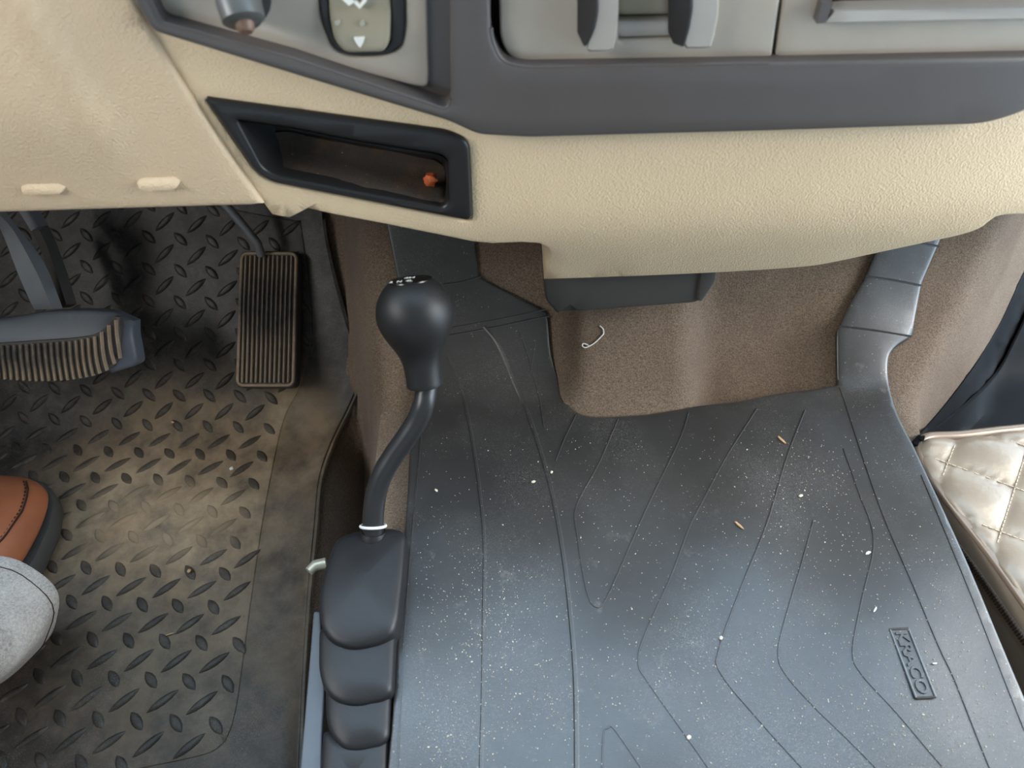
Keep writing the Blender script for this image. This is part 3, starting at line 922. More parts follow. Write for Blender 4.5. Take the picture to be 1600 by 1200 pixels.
# ================================================================== driver's tread mat
def driver_mat():
    t = thing('floor_mat', 'muddy black tread-plate rubber mat under the pedals', 'floor mat', S_DRV(0)([(250, 850)])[0])
    edge = spline([(505, 318), (510, 370), (523, 430), (545, 510), (562, 556), (566, 590), (550, 632), (522, 690), (502, 750), (494, 830), (484, 930), (476, 1050), (470, 1200), (466, 1290)], 4)
    out = edge + [(100, 1300), (-260, 1300), (-330, 700), (-330, 280)]
    S = S_DRV(.003)
    def roll(uv, p):
        d = edge_dist([np.array(edge + edge[::-1])], uv)
        return .008 * np.exp(-(d / 13.0) ** 2) + .002 * np.sin(p[:, 0] * 30) * np.sin(p[:, 1] * 23)
    V, F = sheet(out, S, 18, thick=(0, 0, -.003), rpx=4, rh=.001, push=(0, 0, 1), height=roll, edge_step=14)
    link('mat_sheet', mesh('mat_sheet', V, F), M_BORDER, t, 45)
    # tread field: slightly raised panel with rounded corner
    fld = spline([(470, 345), (480, 420), (488, 520), (470, 600), (446, 650), (428, 720), (410, 810), (397, 900), (384, 1000), (372, 1090), (362, 1135)], 4) + \
        spline([(352, 1158), (330, 1175), (290, 1186), (240, 1196), (100, 1222), (-240, 1270)], 3) + [(-300, 700), (-300, 290), (200, 290)]
    def wav(uv, p): return .002 * np.sin(p[:, 0] * 30) * np.sin(p[:, 1] * 23)
    V, F = sheet(fld, S_DRV(.0042), 18, thick=(0, 0, -.002), rpx=3, rh=.0008, push=(0, 0, 1), height=wav, edge_step=14)
    link('tread_panel', mesh('tread_panel', V, F), M_TREADSHEET, t, 45)
    V, F = strip(edge[2:], lambda uv: S_DRV(.011)(uv), .0045, .0014)
    link('edge_lip', mesh('edge_lip', V, F), M_BORDER, t, 30)
    # treads
    def lozenge(name, L, W, h):
        n = 12; V, F = [], []
        for r, z in ((1.0, 0.0), (.80, h * .75), (.45, h)):
            for k in range(n):
                a = 2 * math.pi * k / n
                V.append((L / 2 * r * math.cos(a) * (1 if abs(math.cos(a)) < .99 else 1.08), W / 2 * r * math.sin(a) * abs(math.sin(a)) ** .25, z))
        for i in range(2):
            for k in range(n): F.append((i * n + k, i * n + (k + 1) % n, (i + 1) * n + (k + 1) % n, (i + 1) * n + k))
        F.append(tuple(2 * n + k for k in range(n)))
        return V, F
    kinds = {}
    for nm, L, W, ang in (('a', .0255, .0068, 40), ('b', .0175, .0080, -48)):
        V, F = lozenge('tread', L, W, .0020 if nm == 'a' else .0014)
        me = mesh('tread_' + nm, V, F); me.materials.append(M_TREAD)
        for p in me.polygons: p.use_smooth = True
        me.set_sharp_from_angle(angle=math.radians(50))
        kinds[nm] = (me, V, F, math.radians(ang))
    spots = []
    ca, sa = math.cos(math.radians(-4)), math.sin(math.radians(-4))
    # distance along the mat is measured on the curved surface so the pitch stays even
    yg = np.linspace(-.1, .85, 2000); arc = np.concatenate([[0], np.cumsum(np.hypot(np.diff(yg), np.diff(DRV(yg))))])
    for i in range(-40, 10):
        for j in range(-12, 45):
            X = i * .0155; Yl = j * .0310 + (.0155 if i % 2 else 0)
            x = -.20 + X * ca - Yl * sa - .03; s = X * sa + Yl * ca + .10
            if s < 0 or s > arc[-1]: continue
            y = float(np.interp(s, arc, yg))
            z = float(DRV(y)) + .0042 + .002 * math.sin(x * 30) * math.sin(y * 23)
            spots.append((x, y, z, 'b' if i % 2 else 'a'))
    uv = np.array([pix(p[:3]) for p in spots])
    okm = inside(fld, uv) & (edge_dist([np.array(fld)], uv) > 9)
    vis, rest = [], []
    for p, q, k in zip(spots, uv, okm):
        if not k: continue
        infr = -10 < q[0] < 1600 and 325 < q[1] < 1205 and not (q[0] < 92 and 750 < q[1] < 1000) and not (372 < q[0] < 462 and 400 < q[1] < 600) and not (q[0] < 190 and 500 < q[1] < 590)
        (vis if infr else rest).append(p)
    vis.sort(key=lambda p: np.linalg.norm(np.array(p[:3]) - CAM))
    rest = vis[300:] + rest; vis = vis[:300]
    def frame(p):
        me, V, F, ang = kinds[p[3]]
        dz = float(DRV(p[1] + .003) - DRV(p[1] - .003)) / .006
        n = Vector((0, -dz, 1)).normalized(); e = Vector((1, 0, 0)); f = n.cross(e)
        d = random.uniform(-.06, .06)
        ex = e * math.cos(ang + d) + f * math.sin(ang + d); ey = n.cross(ex)
        return Matrix((ex, ey, n)).transposed().to_4x4()
    base = wloc(t)
    for p in vis:
        o = bpy.data.objects.new('tread', kinds[p[3]][0]); COL.objects.link(o)
        o.parent = t
        o.matrix_local = Matrix.Translation(Vector(p[:3]) - base) @ frame(p)
    V, F = [], []
    for p in rest:
        M = Matrix.Translation(Vector(p[:3])) @ frame(p)
        k = len(V); V += [tuple(M @ Vector(v)) for v in kinds[p[3]][1]]
        F += [tuple(i + k for i in f) for f in kinds[p[3]][2]]
    o = link('tread_field', mesh('tread_field', V, F), M_TREAD, t, 50)
    o['kind'] = 'stuff'
driver_mat()

# ================================================================== passenger side mat
def passenger_mat():
    S = S_TER(.006)
    t = thing('floor_mat', 'plain black floor liner beyond the quilted bag in the passenger footwell', 'floor mat', S([(1560, 600)])[0])
    out = spline([(1424, 690), (1470, 640), (1520, 575), (1560, 512), (1585, 460), (1604, 420), (1660, 330)], 4) + [(1850, 330), (1900, 690), (1600, 690), (1500, 694), (1436, 694)]
    V, F = sheet(out, S, 18, thick=(0, 0, -.004), rpx=6, rh=.003, push=(0, 0, 1))
    link('mat_sheet', mesh('mat_sheet', V, F), M_PMAT, t, 45)
    V, F = strip(spline([(1440, 686), (1500, 640), (1555, 585), (1585, 530), (1610, 480), (1650, 420)], 6), S_TER(.0075), .004, .003)
    link('raised_seam', mesh('raised_seam', V, F), M_PMAT, t, 40)
passenger_mat()

# ================================================================== gear lever
def gear_lever():
    t = thing('gear_lever', 'black transfer lever with round knob rising from a rubber boot', 'gear lever', S_Z(.10)([(570, 1000)])[0])
    # boot: stack of rounded folds
    def fold(nm, poly, z1, z0, parent, dome=.004, r=10):
        ring = resample(rnd(poly, r, 6), 7)
        P = S_Z(z1)(ring); c = P.mean(0)
        prof = [(.0, z0 - z1), (.0, -.006), (.012, -.003), (.04, -.0012), (.09, -.0002), (.16, .0008), (.35, .002), (.6, .0034), (.85, dome)]
        rings = [[np.array((c[0] + (p[0] - c[0]) * (1 - k), c[1] + (p[1] - c[1]) * (1 - k), z1 + dz)) for p in P] for k, dz in prof]
        return link(nm, mesh(nm, *loft(rings)), M_BOOT, parent, 60)
    base = fold('boot', [(504, 1140), (608, 1140), (604, 1290), (492, 1290)], .103, .080, t, .001, 8)
    fold('boot_fold', [(507, 1060), (611, 1060), (608, 1150), (596, 1164), (560, 1173), (536, 1171), (516, 1150), (508, 1122)], .108, .085, base, .003, 16)
    fold('boot_fold', [(497, 975), (618, 975), (613, 1080), (598, 1092), (560, 1102), (528, 1098), (505, 1078), (496, 1045)], .115, .090, base, .003, 16)
    fold('boot_fold', [(512, 868), (524, 838), (556, 826), (610, 821), (634, 828), (630, 890), (622, 965), (614, 990), (585, 1006), (545, 1012), (516, 1001), (500, 980), (496, 935), (503, 895)], .124, .085, base, .005, 18)
    # flange beside the boot
    V, F = sheet(rnd([(490, 955), (500, 955), (507, 1080), (503, 1150), (500, 1290), (462, 1290), (470, 1190), (482, 1050)], 4), S_Z(.092), 18, thick=(0, 0, -.006), rpx=3, rh=.001)
    link('boot_flange', mesh('boot_flange', V, F), M_PLATEBLUE, t, 40)
    V, F = tube(S_Z(.10)([(483, 893), (492, 884), (510, 880)]), [.0035, .0042, .0042], 14)
    b = link('flange_bolt', mesh('flange_bolt', V, F), M_BRASS, t, 40)
    # shaft
    px = [(583, 842, .536), (583, 822, .533), (584, 798, .530), (588, 770, .527), (598, 740, .523), (616, 710, .519), (636, 682, .514), (652, 656, .510), (662, 632, .506), (666, 610, .506), (668, 590, .506)]
    P = spline([tuple(at(*p)) for p in px], 5)
    V, F = tube(P, .0075, 20)
    link('shaft', mesh('shaft', V, F), M_SHAFT, t, 60)
    V, F = tube(P[:4], [.0100, .0098, .0094, .0088], 20)
    link('boot_collar', mesh('boot_collar', V, F), M_BOOT, t, 60)
    c = at(581, 823, .5115); d = UP.copy()
    e = np.cross(d, (1, 0, 0)); e /= np.linalg.norm(e); f = np.cross(d, e)
    c2 = np.array(P[5])
    V, F = tube([c2 + .0088 * (math.cos(a) * e + math.sin(a) * f) for a in np.linspace(0, 2 * math.pi, 28, endpoint=False)], .0011, 8, closed=True)
    link('cable_tie', mesh('cable_tie', V, F), M_WHITE, t, 60)
    # knob
    bot, top = at(664, 602, .506), at(641, 436, .482)
    ax = top - bot; L = np.linalg.norm(ax); ax /= L
    k = .49 / FPX
    prof = [(0, 26), (0, 28.5), (.01, 29), (.10, 29), (.20, 30), (.28, 33), (.36, 39), (.44, 47), (.52, 54), (.60, 59), (.68, 61), (.76, 59.5), (.83, 55.5), (.90, 48.5), (.95, 41), (.975, 36), (.985, 34), (.985, 30)]
    prof = [(s * L, r * k) for s, r in prof]
    sm = spline(prof[2:16], 3)
    V, F = lathe(bot, ax, prof[:2] + [(s, r) for s, r in sm] + prof[16:], 48)
    kn = link('knob', mesh('knob', V, F), M_KNOB, t, 50)
    V, F = lathe(bot + ax * (.975 * L), ax, [(0, 30 * k), (.0008, 33.5 * k), (.0016, 33 * k), (.0019, 20 * k), (.002, 4 * k)], 40)
    cap = link('knob_cap', mesh('knob_cap', V, F), plain('gloss_black_cap', (.008, .008, .009), .2, .5, var=.02), kn, 40)
    ex = RT - ax * (RT @ ax); ex /= np.linalg.norm(ex); ey = np.cross(ax, ex)
    o = bot + ax * (.975 * L + .0021)
    text_mesh('shift_pattern', '2  N  4L', o - ey * .0062 - ex * .005, ex, ey, .0150, .0050, .00008, M_PRINT, cap)
    text_mesh('shift_pattern', '4H', o + ey * .0040 - ex * .001, ex, ey, .0070, .0044, .00008, M_PRINT, cap)
gear_lever()

# ================================================================== pedals
def accelerator():
    n = np.array((0, -.60, .80)); n /= np.linalg.norm(n)
    c = at(417, 500, .725)
    t = thing('accelerator_pedal', 'tall narrow ribbed rubber accelerator pedal on the driver mat', 'pedal', at(417, 605, .70))
    S0 = S_PLANE(c, n)
    body = rnd([(374, 392), (467, 392), (462, 606), (367, 606)], 12)
    V, F = sheet(body, S0, 20, thick=tuple(-n * .012), rpx=4, rh=.002, edge_step=10)
    link('pad', mesh('pad', V, F), M_PEDAL, t, 40)
    S1 = S_PLANE(c + n * .0008, n)
    rim = S1(resample(rnd([(378, 396), (463, 396), (458, 602), (371, 602)], 10), 12))
    V, F = tube(rim, .0016, 8, closed=True)
    link('rim', mesh('rim', V, F), M_RIB, t, 60)
    for k in range(11):
        a, b = 385 + 7.1 * k, 378.5 + 7.2 * k
        V, F = strip([(a, 400), (a * .66 + b * .34, 466), (a * .33 + b * .67, 533), (b, 598)], S1, .0020, .0022, nrm=n)
        link('rib', mesh('rib', V, F), M_RIB, t, 30)
    V, F = tube([at(408, 398, .722), at(402, 380, .712), at(378, 350, .70), at(352, 320, .69), at(315, 270, .68)], .0042, 12)
    link('arm', mesh('arm', V, F), M_STEEL, t, 50)
    V, F = tube([c - n * .010, c - n * .045 + np.array((0, .02, 0))], .012, 12)
    link('pivot', mesh('pivot', V, F), M_DARK, t, 50)
accelerator()

def brake():
    t = thing('brake_pedal', 'wide brake pedal with a vertically ribbed rubber face and grey arm', 'pedal', at(80, 590, .63))
    n = np.array((0, -.80, .60)); n /= np.linalg.norm(n)
    c = at(80, 545, .645)
    S = S_PLANE(c, n)
    body = spline([(-130, 520), (-60, 505), (0, 499), (60, 490), (120, 487), (165, 490)], 3) + rnd([(194, 498), (203, 545), (207, 574), (165, 586)], 8, 3)[3:] + [(120, 594), (60, 597), (0, 594), (-80, 585), (-130, 570)]
    V, F = sheet(body, S, 14, thick=tuple(-n * .012), rpx=5, rh=.003, edge_step=10,
                 height=lambda uv, p: -.012 * sstep(150, 230, uv[:, 0]) - .010 * sstep(535, 480, uv[:, 1]))
    link('pad', mesh('pad', V, F), M_PADTOP, t, 40)
    S2 = S_PLANE(c + n * .003, n)
    face = spline([(-130, 548), (-60, 540), (0, 536), (60, 532), (115, 528), (148, 522), (163, 511), (174, 495)], 3) + \
        [(181, 497), (184, 525), (183, 560), (175, 574), (160, 583), (130, 592), (80, 597), (30, 596), (0, 593), (-80, 584), (-130, 568)]
    V, F = sheet(face, S2, 14, thick=tuple(-n * .006), rpx=2, rh=.001, edge_step=9, height=lambda uv, p: -.006 * sstep(150, 195, uv[:, 0]))
    link('ribbed_face', mesh('ribbed_face', V, F), M_PEDAL, t, 40)
    top = lambda u: float(np.interp(u, [-130, 0, 60, 115, 148, 163, 174, 181], [548, 536, 532, 528, 522, 511, 497, 496]))
    bot = lambda u: float(np.interp(u, [-130, 0, 60, 110, 150, 170, 183], [566, 592, 596, 594, 587, 578, 562]))
    for k in range(26):
        u = -62 + k * 9.6
        ub = u + 6 + .02 * (u - 80)
        if u > 180: continue
        q = [(u, top(u) + 4), (u + 1.2, top(u) * .6 + bot(ub) * .4), (u + 3.5, top(u) * .3 + bot(ub) * .7), (min(ub, 184), bot(min(ub, 184)) - 1)]
        V, F = strip(spline(q, 3), lambda uv: S2(uv) + n[None] * (.0003 - .006 * sstep(150, 195, np.asarray(uv)[:, 0]))[:, None], .0024, .0026, nrm=n)
        link('rib', mesh('rib', V, F), M_RIB, t, 30)
    # arm: bent flat bar
    R = spline([(-10, 300), (12, 335), (36, 365), (63, 401), (80, 434), (98, 482)], 4)
    Lf = spline([(-70, 285), (-25, 330), (0, 357), (27, 425), (44, 464), (54, 484)], 4)
    ts = np.linspace(.60, .655, len(R))
    rings = []
    for (r, l, tt) in zip(R, Lf, ts):
        m = ((r[0] * .62 + l[0] * .38), (r[1] * .62 + l[1] * .38))
        rings.append([at(*r, tt + .006), at(*m, tt - .003), at(*l, tt + .001), at(*l, tt + .02), at(*r, tt + .022)])
    link('arm', mesh('arm', *loft(rings)), M_STEEL, t, 35)
    V, F = tube([at(40, 320, .67), at(62, 356, .675)], .0075, 4)
    link('switch_bracket', mesh('switch_bracket', V, F), M_STEEL, t, 20)
    V, F = tube([at(62, 356, .685), at(76, 385, .69), at(92, 430, .69), at(107, 478, .69)], .0072, 4)
    link('bracket_strut', mesh('bracket_strut', V, F), M_PEDAL, t, 20)
brake()

# ================================================================== quilted bag
def bag():
    ZT = .100
    S = S_Z(ZT)
    t = thing('quilted_bag', 'champagne quilted leather bag with a zip lying in the passenger footwell', 'bag', S([(1700, 860)])[0] - np.array((0, 0, .12)))
    left = spline([(1434, 700), (1440, 722), (1462, 757), (1500, 805), (1545, 862), (1600, 938), (1700, 1080), (1800, 1225)], 4)
    topl = spline([(1441, 688), (1455, 683), (1500, 681), (1560, 674), (1620, 668), (1900, 640)], 4)
    out = left + [(1960, 1225), (1960, 634)] + topl[::-1]
    Q = S([(1480, 725), (1585, 763), (1563, 832)])
    e1 = (Q[1] - Q[0])[:2]; e2 = (Q[2] - Q[1])[:2]
    Mi = np.linalg.inv(np.stack([e1, e2], 1))
    def ab(p): return (p[:, :2] - Q[0][:2]) @ Mi.T
    def puff(uv, p):
        q = ab(p)
        s = np.abs(np.sin(math.pi * q[:, 0])) * np.abs(np.sin(math.pi * q[:, 1]))
        return .0050 * np.power(np.clip(s, 0, 1), .55)
    V, F = sheet(out, S, 6.5, thick=(0, 0, -.02), rpx=16, rh=.008, push=(0, 0, 1), height=puff, edge_step=10)
    link('quilted_top', mesh('quilted_top', V, F), M_BAG, t, 70)
    # walls
    ring = S(resample(out, 14)); c = ring.mean(0)
    def rg(k, dz): return [np.array((c[0] + (p[0] - c[0]) * k, c[1] + (p[1] - c[1]) * k, ZT + dz)) for p in ring]
    prof = [(.96, -.006), (.982, -.012), (.990, -.028), (.994, -.05), (.99, -.085), (.98, -.115), (.95, -.124)]
    V, F = loft([rg(k, dz) for k, dz in prof])
    link('body', mesh('body', V, F), M_BAG, t, 70)
    pl = left + [(1434, 694)]
    path = topl[::-1][:-1] + [(1441, 688), (1435, 693)] + left[1:]
    V, F = tube(S_Z(ZT - .0045)(path), .0042, 10)
    link('piping', mesh('piping', V, F), M_BAGPIPE, t, 60)
    # quilting stitches, one row for each seam
    bb = np.array([p for p in ring]); lo = ab(bb).min(0); hi = ab(bb).max(0)
    poly = np.array([p[:2] for p in ring])
    for axis in (0, 1):
        for k in range(int(math.floor(lo[axis])) - 1, int(math.ceil(hi[axis])) + 2):
            parts = []
            for s in np.arange(lo[1 - axis] - .1, hi[1 - axis] + .1, .085):
                q = np.array((k, s) if axis == 0 else (s, k), float)
                w = Q[0][:2] + q[0] * e1 + q[1] * e2
                if not inside(poly, w[None])[0] or edge_dist([poly], w[None])[0] < .010: continue
                d = (e2 if axis == 0 else e1); d = d / np.linalg.norm(d)
                nn = np.array((-d[1], d[0]))
                parts.append(box((*w, ZT + .0010), (*(d * .0016), 0), (*(nn * .0004), 0), (0, 0, .0005)))
            if parts: link('stitching', mesh('stitching', *join(*parts)), M_STITCH, t, 30)
    # zip along the near wall
    zp = spline([(1466, 775), (1490, 812), (1520, 857), (1560, 918), (1600, 978), (1680, 1100), (1760, 1225)], 5)
    ZS = S_Z(ZT - .040)
    P = np.array([ring[np.argmin(np.linalg.norm(ring[:, :2] - p[:2], axis=1))] for p in ZS(zp)])
    lw = S(left); ctr = c
    # follow the wall outline just outside it, below the piping
    Lp = np.array(S(resample(left, 6)[:len(resample(left, 6)) - 40])) if False else np.array(S(spline(left[6:], 3)))
    outw = np.array([(p[0] - ctr[0], p[1] - ctr[1], 0) for p in Lp]); outw /= np.linalg.norm(outw, axis=1)[:, None]
    tape_hi, tape_lo = [], []
    for p in Lp:
        def w(k, dz): return np.array((ctr[0] + (p[0] - ctr[0]) * k, ctr[1] + (p[1] - ctr[1]) * k, ZT + dz))
        tape_hi.append(w(.9935, -.012)); tape_lo.append(w(1.000, -.034))
    n = len(Lp); V = tape_hi + tape_lo + [p - o * .002 for p, o in zip(tape_hi, outw)] + [p - o * .002 for p, o in zip(tape_lo, outw)]
    F = []
    for i in range(n - 1):
        F += [(i, i + 1, n + i + 1, n + i), (2 * n + i, 3 * n + i, 3 * n + i + 1, 2 * n + i + 1), (i, 2 * n + i, 2 * n + i + 1, i + 1), (n + i, n + i + 1, 3 * n + i + 1, 3 * n + i)]
    zt = link('zip', mesh('zip', V, F), M_BAGPIPE, t, 50)
    mid = [(a + b) / 2 for a, b in zip(tape_hi, tape_lo)]
    V, F = tube([m + o * .0004 for m, o in zip(mid, outw)], .0022, 8)
    link('zip_chain', mesh('zip_chain', V, F), M_TAPE, zt, 60)
    parts = []
    d = np.concatenate([[0], np.cumsum(np.linalg.norm(np.diff(mid, axis=0), axis=1))]); mid = np.array(mid)
    for s in np.arange(.004, d[-1], .0021):
        q = np.array([np.interp(s, d, mid[:, k]) for k in range(3)]); q2 = np.array([np.interp(s + .001, d, mid[:, k]) for k in range(3)])
        tt = (q2 - q); tt /= max(np.linalg.norm(tt), 1e-9); oo = np.array([np.interp(s, d, outw[:, k]) for k in range(3)])
        parts.append(box(q + oo * .0024, tt * .0006, oo * .0008, np.array((0, 0, .0028))))
    o = link('zip_teeth', mesh('zip_teeth', *join(*parts)), M_ZIP, zt, 30)
bag()

# ================================================================== driver's foot and trouser leg
def person():
    t = thing('person', 'foot in a brown leather shoe and grey trouser leg on the muddy mat', 'person', (-.45, .25, .004))
    zf = .0065
    toe = S_Z(zf + .03)([(12, 749)])[0]; toe[2] = zf
    fwd = np.array((.10, 1.0, 0)); fwd /= np.linalg.norm(fwd); rt = np.array((fwd[1], -fwd[0], 0))
    toe = toe - rt * .001 + fwd * .006
    # half widths right / left along the shoe, from the toe backwards
    prof = [(.000, .012, .014), (.003, .025, .026), (.010, .038, .037), (.022, .047, .043), (.045, .054, .048), (.075, .056, .048), (.11, .053, .045), (.15, .041, .038), (.20, .036, .036), (.25, .034, .034), (.275, .024, .024), (.283, .010, .010)]
    tops = [(.000, .026), (.003, .032), (.010, .040), (.022, .047), (.045, .055), (.075, .064), (.11, .076), (.15, .092), (.20, .100), (.25, .098), (.275, .092), (.283, .080)]
    # sole
    def ring_sole(z, k):
        r = [toe - fwd * (s - .004 * (k - 1) * 10 * 0) + rt * wr * k for s, wr, wl in prof] + [toe - fwd * s - rt * wl * k for s, wr, wl in prof[::-1]]
        return [np.array((p[0], p[1], z)) for p in r]
    rings = [ring_sole(zf, 1.0), ring_sole(zf + .004, 1.03), ring_sole(zf + .016, 1.03), ring_sole(zf + .020, 1.0)]
    for r in rings[1:3]:
        for i in (0, 1, -1, -2): r[i] = r[i] + fwd * .004
    so = link('sole', mesh('sole', *loft(rings)), M_SOLE, t, 50)
    # upper: cross sections
    sec = []
    for (s, wr, wl), (_, h) in zip(prof, tops):
        r = []
        for a in np.linspace(0, math.pi, 17):
            ca, sa = math.cos(a), math.sin(a)
            w = wr if ca > 0 else wl
            p = toe - fwd * s + rt * (w * .985 * (abs(ca) ** .58) * (1 if ca > 0 else -1))
            r.append(np.array((p[0], p[1], zf + .018 + (h - .018) * (sa ** .75))))
        sec.append(r)
    S2 = [[np.array(x) for x in zip(*[np.interp(q, range(len(sec)), [sec[j][k][d] for j in range(len(sec))]) for d in range(3)])] if False else None for q in ()]
    up = link('shoe_upper', mesh('shoe_upper', *loft(sec)), M_LEATHER, t, 80)
    md = up.modifiers.new('smooth', 'SUBSURF'); md.levels = 1; md.render_levels = 2
    # seam along the outer side
    parts = []
    pts = []
    for s in np.linspace(.012, .13, 60):
        j = np.interp(s, [p[0] for p in prof], range(len(prof)))
        def cs(k): return np.array([np.interp(j, range(len(sec)), [sec[i][k][d] for i in range(len(sec))]) for d in range(3)])
        a = np.interp(s, [.012, .02, .03, .045, .07, .13], [5.2, 4.6, 4.15, 3.8, 3.7, 4.1])
        k0 = int(a); f = a - k0
        pts.append(cs(k0) * (1 - f) + cs(k0 + 1) * f + np.array((0, 0, .0006)))
    V, F = tube(pts, .0008, 6); sm = link('seam', mesh('seam', V, F), M_THREADK, up, 60)
    for i in range(0, len(pts) - 1, 2):
        parts.append(tube([pts[i] - rt * .0022 + np.array((0, 0, .0006)), pts[i + 1] - rt * .0022 + np.array((0, 0, .0006))], .0006, 5))
    link('stitching', mesh('stitching', *join(*parts)), M_THREADK, up, 60)
    # ankle in a sock, continuous up the leg
    leg = [(-18, 948, .575), (-50, 980, .55), (-95, 1008, .52), (-180, 1050, .47), (-350, 1120, .39), (-620, 1230, .30)]
    C = [at(*p) for p in leg]
    # trouser leg: elliptical tube with a hem fold
    axis0 = C[1] - C[0]; axis0 /= np.linalg.norm(axis0)
    rad = [.060, .062, .064, .068, .075, .080]
    path = spline([tuple(p) for p in C], 6)
    V, F = [], []
    seg = 40; rings = []
    for i, p in enumerate(path):
        p = np.array(p); tn = np.array(path[min(i + 1, len(path) - 1)]) - np.array(path[max(i - 1, 0)]); tn /= np.linalg.norm(tn)
        e = RT - tn * (RT @ tn); e /= np.linalg.norm(e); f = np.cross(tn, e)
        s = i / (len(path) - 1)
        r = .053 - .006 * s
        ring = []
        for k in range(seg):
            a = 2 * math.pi * k / seg
            wob = 1 + .035 * math.sin(3 * a + 4 * s) * (1 - .3 * s) + .02 * math.sin(7 * a + 9 * s) + .02 * math.sin(40 * s + 2 * a) * s
            ring.append(p + r * wob * (math.cos(a) * e * 1.0 + math.sin(a) * f * .9))
        rings.append(ring)
    inner = [[p * 1.0 + (np.array(path[i]) - p) * .05 for p in rings[i]] for i in range(3)]
    V, F = loft(inner[::-1] + rings, cap0=False, cap1=True)
    tr = link('trouser_leg', mesh('trouser_leg', V, F), M_DENIM, t, 70)
    md = tr.modifiers.new('smooth', 'SUBSURF'); md.levels = 1; md.render_levels = 1
    h = rings[3]
    V, F = tube([p + (p - np.array(path[3])) * .006 for p in h], .00035, 6, closed=True)
    link('hem_stitching', mesh('hem_stitching', V, F), M_THREADK, tr, 60)
    V, F = tube([C[0] + axis0 * .004, C[1], C[3]], [.030, .032, .036], 20)
    link('sock', mesh('sock', V, F), M_SOLE, t, 60)
person()

# ================================================================== crumbs, thread, dust
def crumb(name, u, v, S, size, flat, mat, label, cat='crumb', ang=0.0, group=None):
    me = bpy.data.meshes.new(name); bm = bmesh.new()
    bmesh.ops.create_icosphere(bm, subdivisions=1, radius=1)
    for w in bm.verts: w.co *= random.uniform(.75, 1.2)
    bm.to_mesh(me); bm.free(); me.materials.append(mat)
    o = bpy.data.objects.new(name, me); COL.objects.link(o)
    p = S([(u, v)])[0]
    o.location = Vector(p) + Vector((0, 0, size[2] * .8)); o.scale = size; o.rotation_euler = (0, 0, ang)
    return tag(o, label, cat, group)

def SMAT(uv):
    p = S_HUMP(.0045)(uv); p[:, 2] += LUMP(None, p); return p
SDM = S_DRV(.0055)
for (u, v, sx, sy, ang, mat, lab, nm) in (
        (1153, 827, .0044, .0012, -.9, M_SPLINT, 'tan splinter lying in the middle of the dusty rubber mat', 'wood_splinter'),
        (1355, 866, .0026, .0013, .5, M_WHITE, 'white fleck on the dusty mat near its right band', 'fleck'),
        (682, 767, .0018, .0011, -.6, M_CRUMB, 'cream crumb on the dusty mat just right of the lever shaft', 'crumb'),
        (862, 738, .0016, .0011, .9, M_CRUMB, 'upper of two cream crumbs on the long moulded line', 'crumb'),
        (834, 753, .0018, .0013, .3, M_CRUMB, 'lower tan crumb beside the long moulded line', 'crumb'),
        (1126, 997, .0017, .0013, 1.2, M_CRUMB, 'cream crumb at the bend of a moulded line', 'crumb'),
        (1076, 1153, .0019, .0014, .4, M_CRUMB, 'pale crumb near the bottom edge of the dusty mat', 'crumb'),
        (1250, 776, .0022, .0014, .4, M_CRUMB, 'chalky crumb in the scuffed patch of the dusty mat', 'crumb'),
        (1365, 955, .0028, .0008, .9, M_WHITE, 'thin white sliver above the stamped name', 'sliver'),
        (1459, 1038, .0020, .0006, .1, M_WHITE, 'short white sliver right of the stamped name', 'sliver'),
        (1221, 690, .0050, .0011, -1.0, M_SPLINT, 'pale straw piece at the top of the scuffed patch', 'straw')):
    crumb(nm, u, v, SMAT, (sx, sy, .0008), 1, mat, lab, ang=ang)
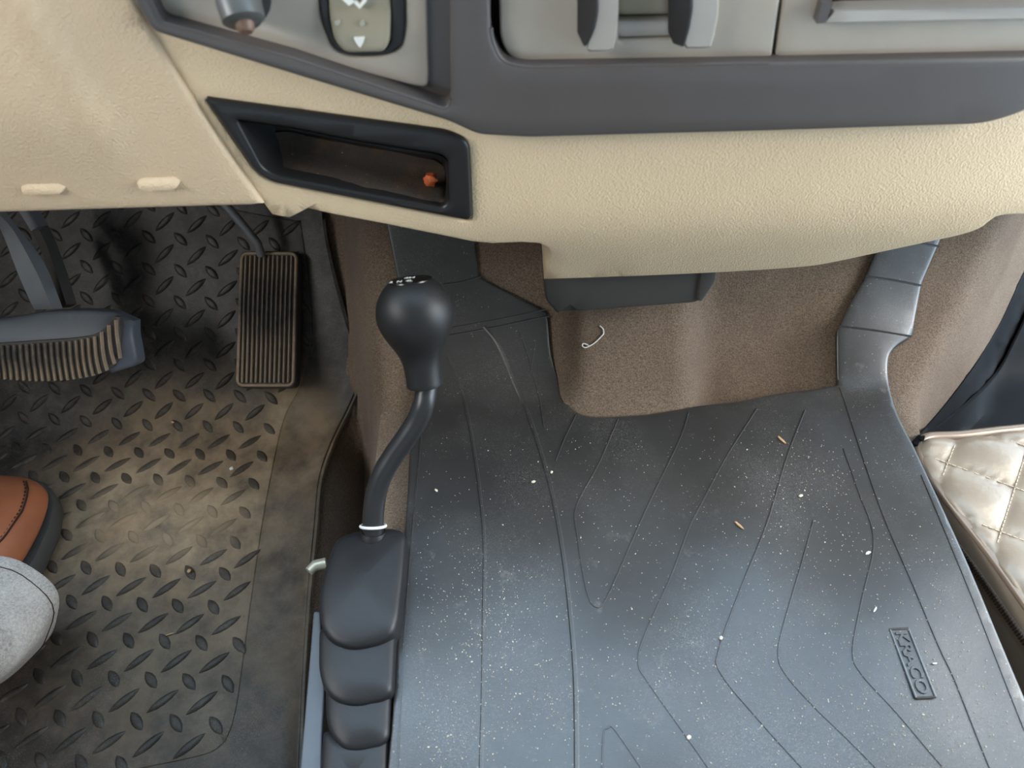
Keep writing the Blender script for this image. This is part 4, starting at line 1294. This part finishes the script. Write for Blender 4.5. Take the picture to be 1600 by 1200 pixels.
for (u, v, sx, sy, mat, lab) in (
        (362, 733, .0022, .0018, M_WHITE, 'white crumb on the muddy tread mat below the accelerator'),
        (270, 661, .0020, .0014, M_SPLINT, 'tan crumb between treads above the muddy patch'),
        (296, 893, .0018, .0024, M_SPLINT, 'straw crumb in the middle of the muddy tread mat')):
    crumb('crumb', u, v, S_DRV(.0062), (sx, sy, .0016), 1, mat, lab)
crumb('sliver', 266, 991, S_DRV(.0062), (.0042, .0007, .0007), 1, M_SPLINT, 'pink-tan sliver on the tread mat below the straw crumb', ang=.3)

def thread():
    S = S_TER(.0012)
    pl = spline([(937, 509), (942, 514), (943, 521), (939, 526), (932, 533), (924, 539), (915, 543), (910, 541), (911, 537), (916, 538), (921, 541)], 5)
    V, F = tube(S(pl), .0006, 6)
    o = link('thread', mesh('thread', V, F), M_WHITE, None, 60)
    tag(o, 'white curled thread lying on the brown carpet below the duct', 'thread')
thread()

def dust():
    rng = np.random.default_rng(3)
    V, F = [], []
    cents = [(760, 960, 40, 60, 150), (690, 1140, 40, 50, 90), (830, 1090, 60, 60, 120), (1260, 760, 60, 60, 120), (1380, 1050, 120, 100, 300), (1050, 1080, 180, 90, 260), (1000, 760, 220, 80, 110), (1450, 1120, 100, 60, 160), (680, 900, 40, 120, 70), (1200, 900, 200, 120, 200)]
    UV = np.concatenate([np.stack([rng.normal(c[0], c[2], 2 * c[4]), rng.normal(c[1], c[3], 2 * c[4])], 1) for c in cents])
    ok = (UV[:, 1] > 670) & (UV[:, 1] < 1215) & (UV[:, 0] > 650) & (UV[:, 0] < 1400 + (UV[:, 1] - 690) * .42)
    P = SMAT(UV[ok])
    for p in P:
        r = rng.uniform(.00017, .0004) * (1.6 if rng.random() < .06 else 1); a = rng.uniform(0, 6.3); l = rng.uniform(.6, 1.8)
        e = np.array((math.cos(a), math.sin(a), 0)) * r * l; f = np.array((-math.sin(a), math.cos(a), 0)) * r
        k = len(V); V += [p + e, p + f, p - e, p - f, p + np.array((0, 0, .0005))]
        F += [(k, k + 1, k + 4), (k + 1, k + 2, k + 4), (k + 2, k + 3, k + 4), (k + 3, k, k + 4), (k + 3, k + 2, k + 1, k)]
    o = link('dust_specks', mesh('dust_specks', V, F), M_CRUMB, None, None)
    o['kind'] = 'stuff'
    tag(o, 'fine pale dust specks scattered over the black rubber hump mat', 'dust')
dust()
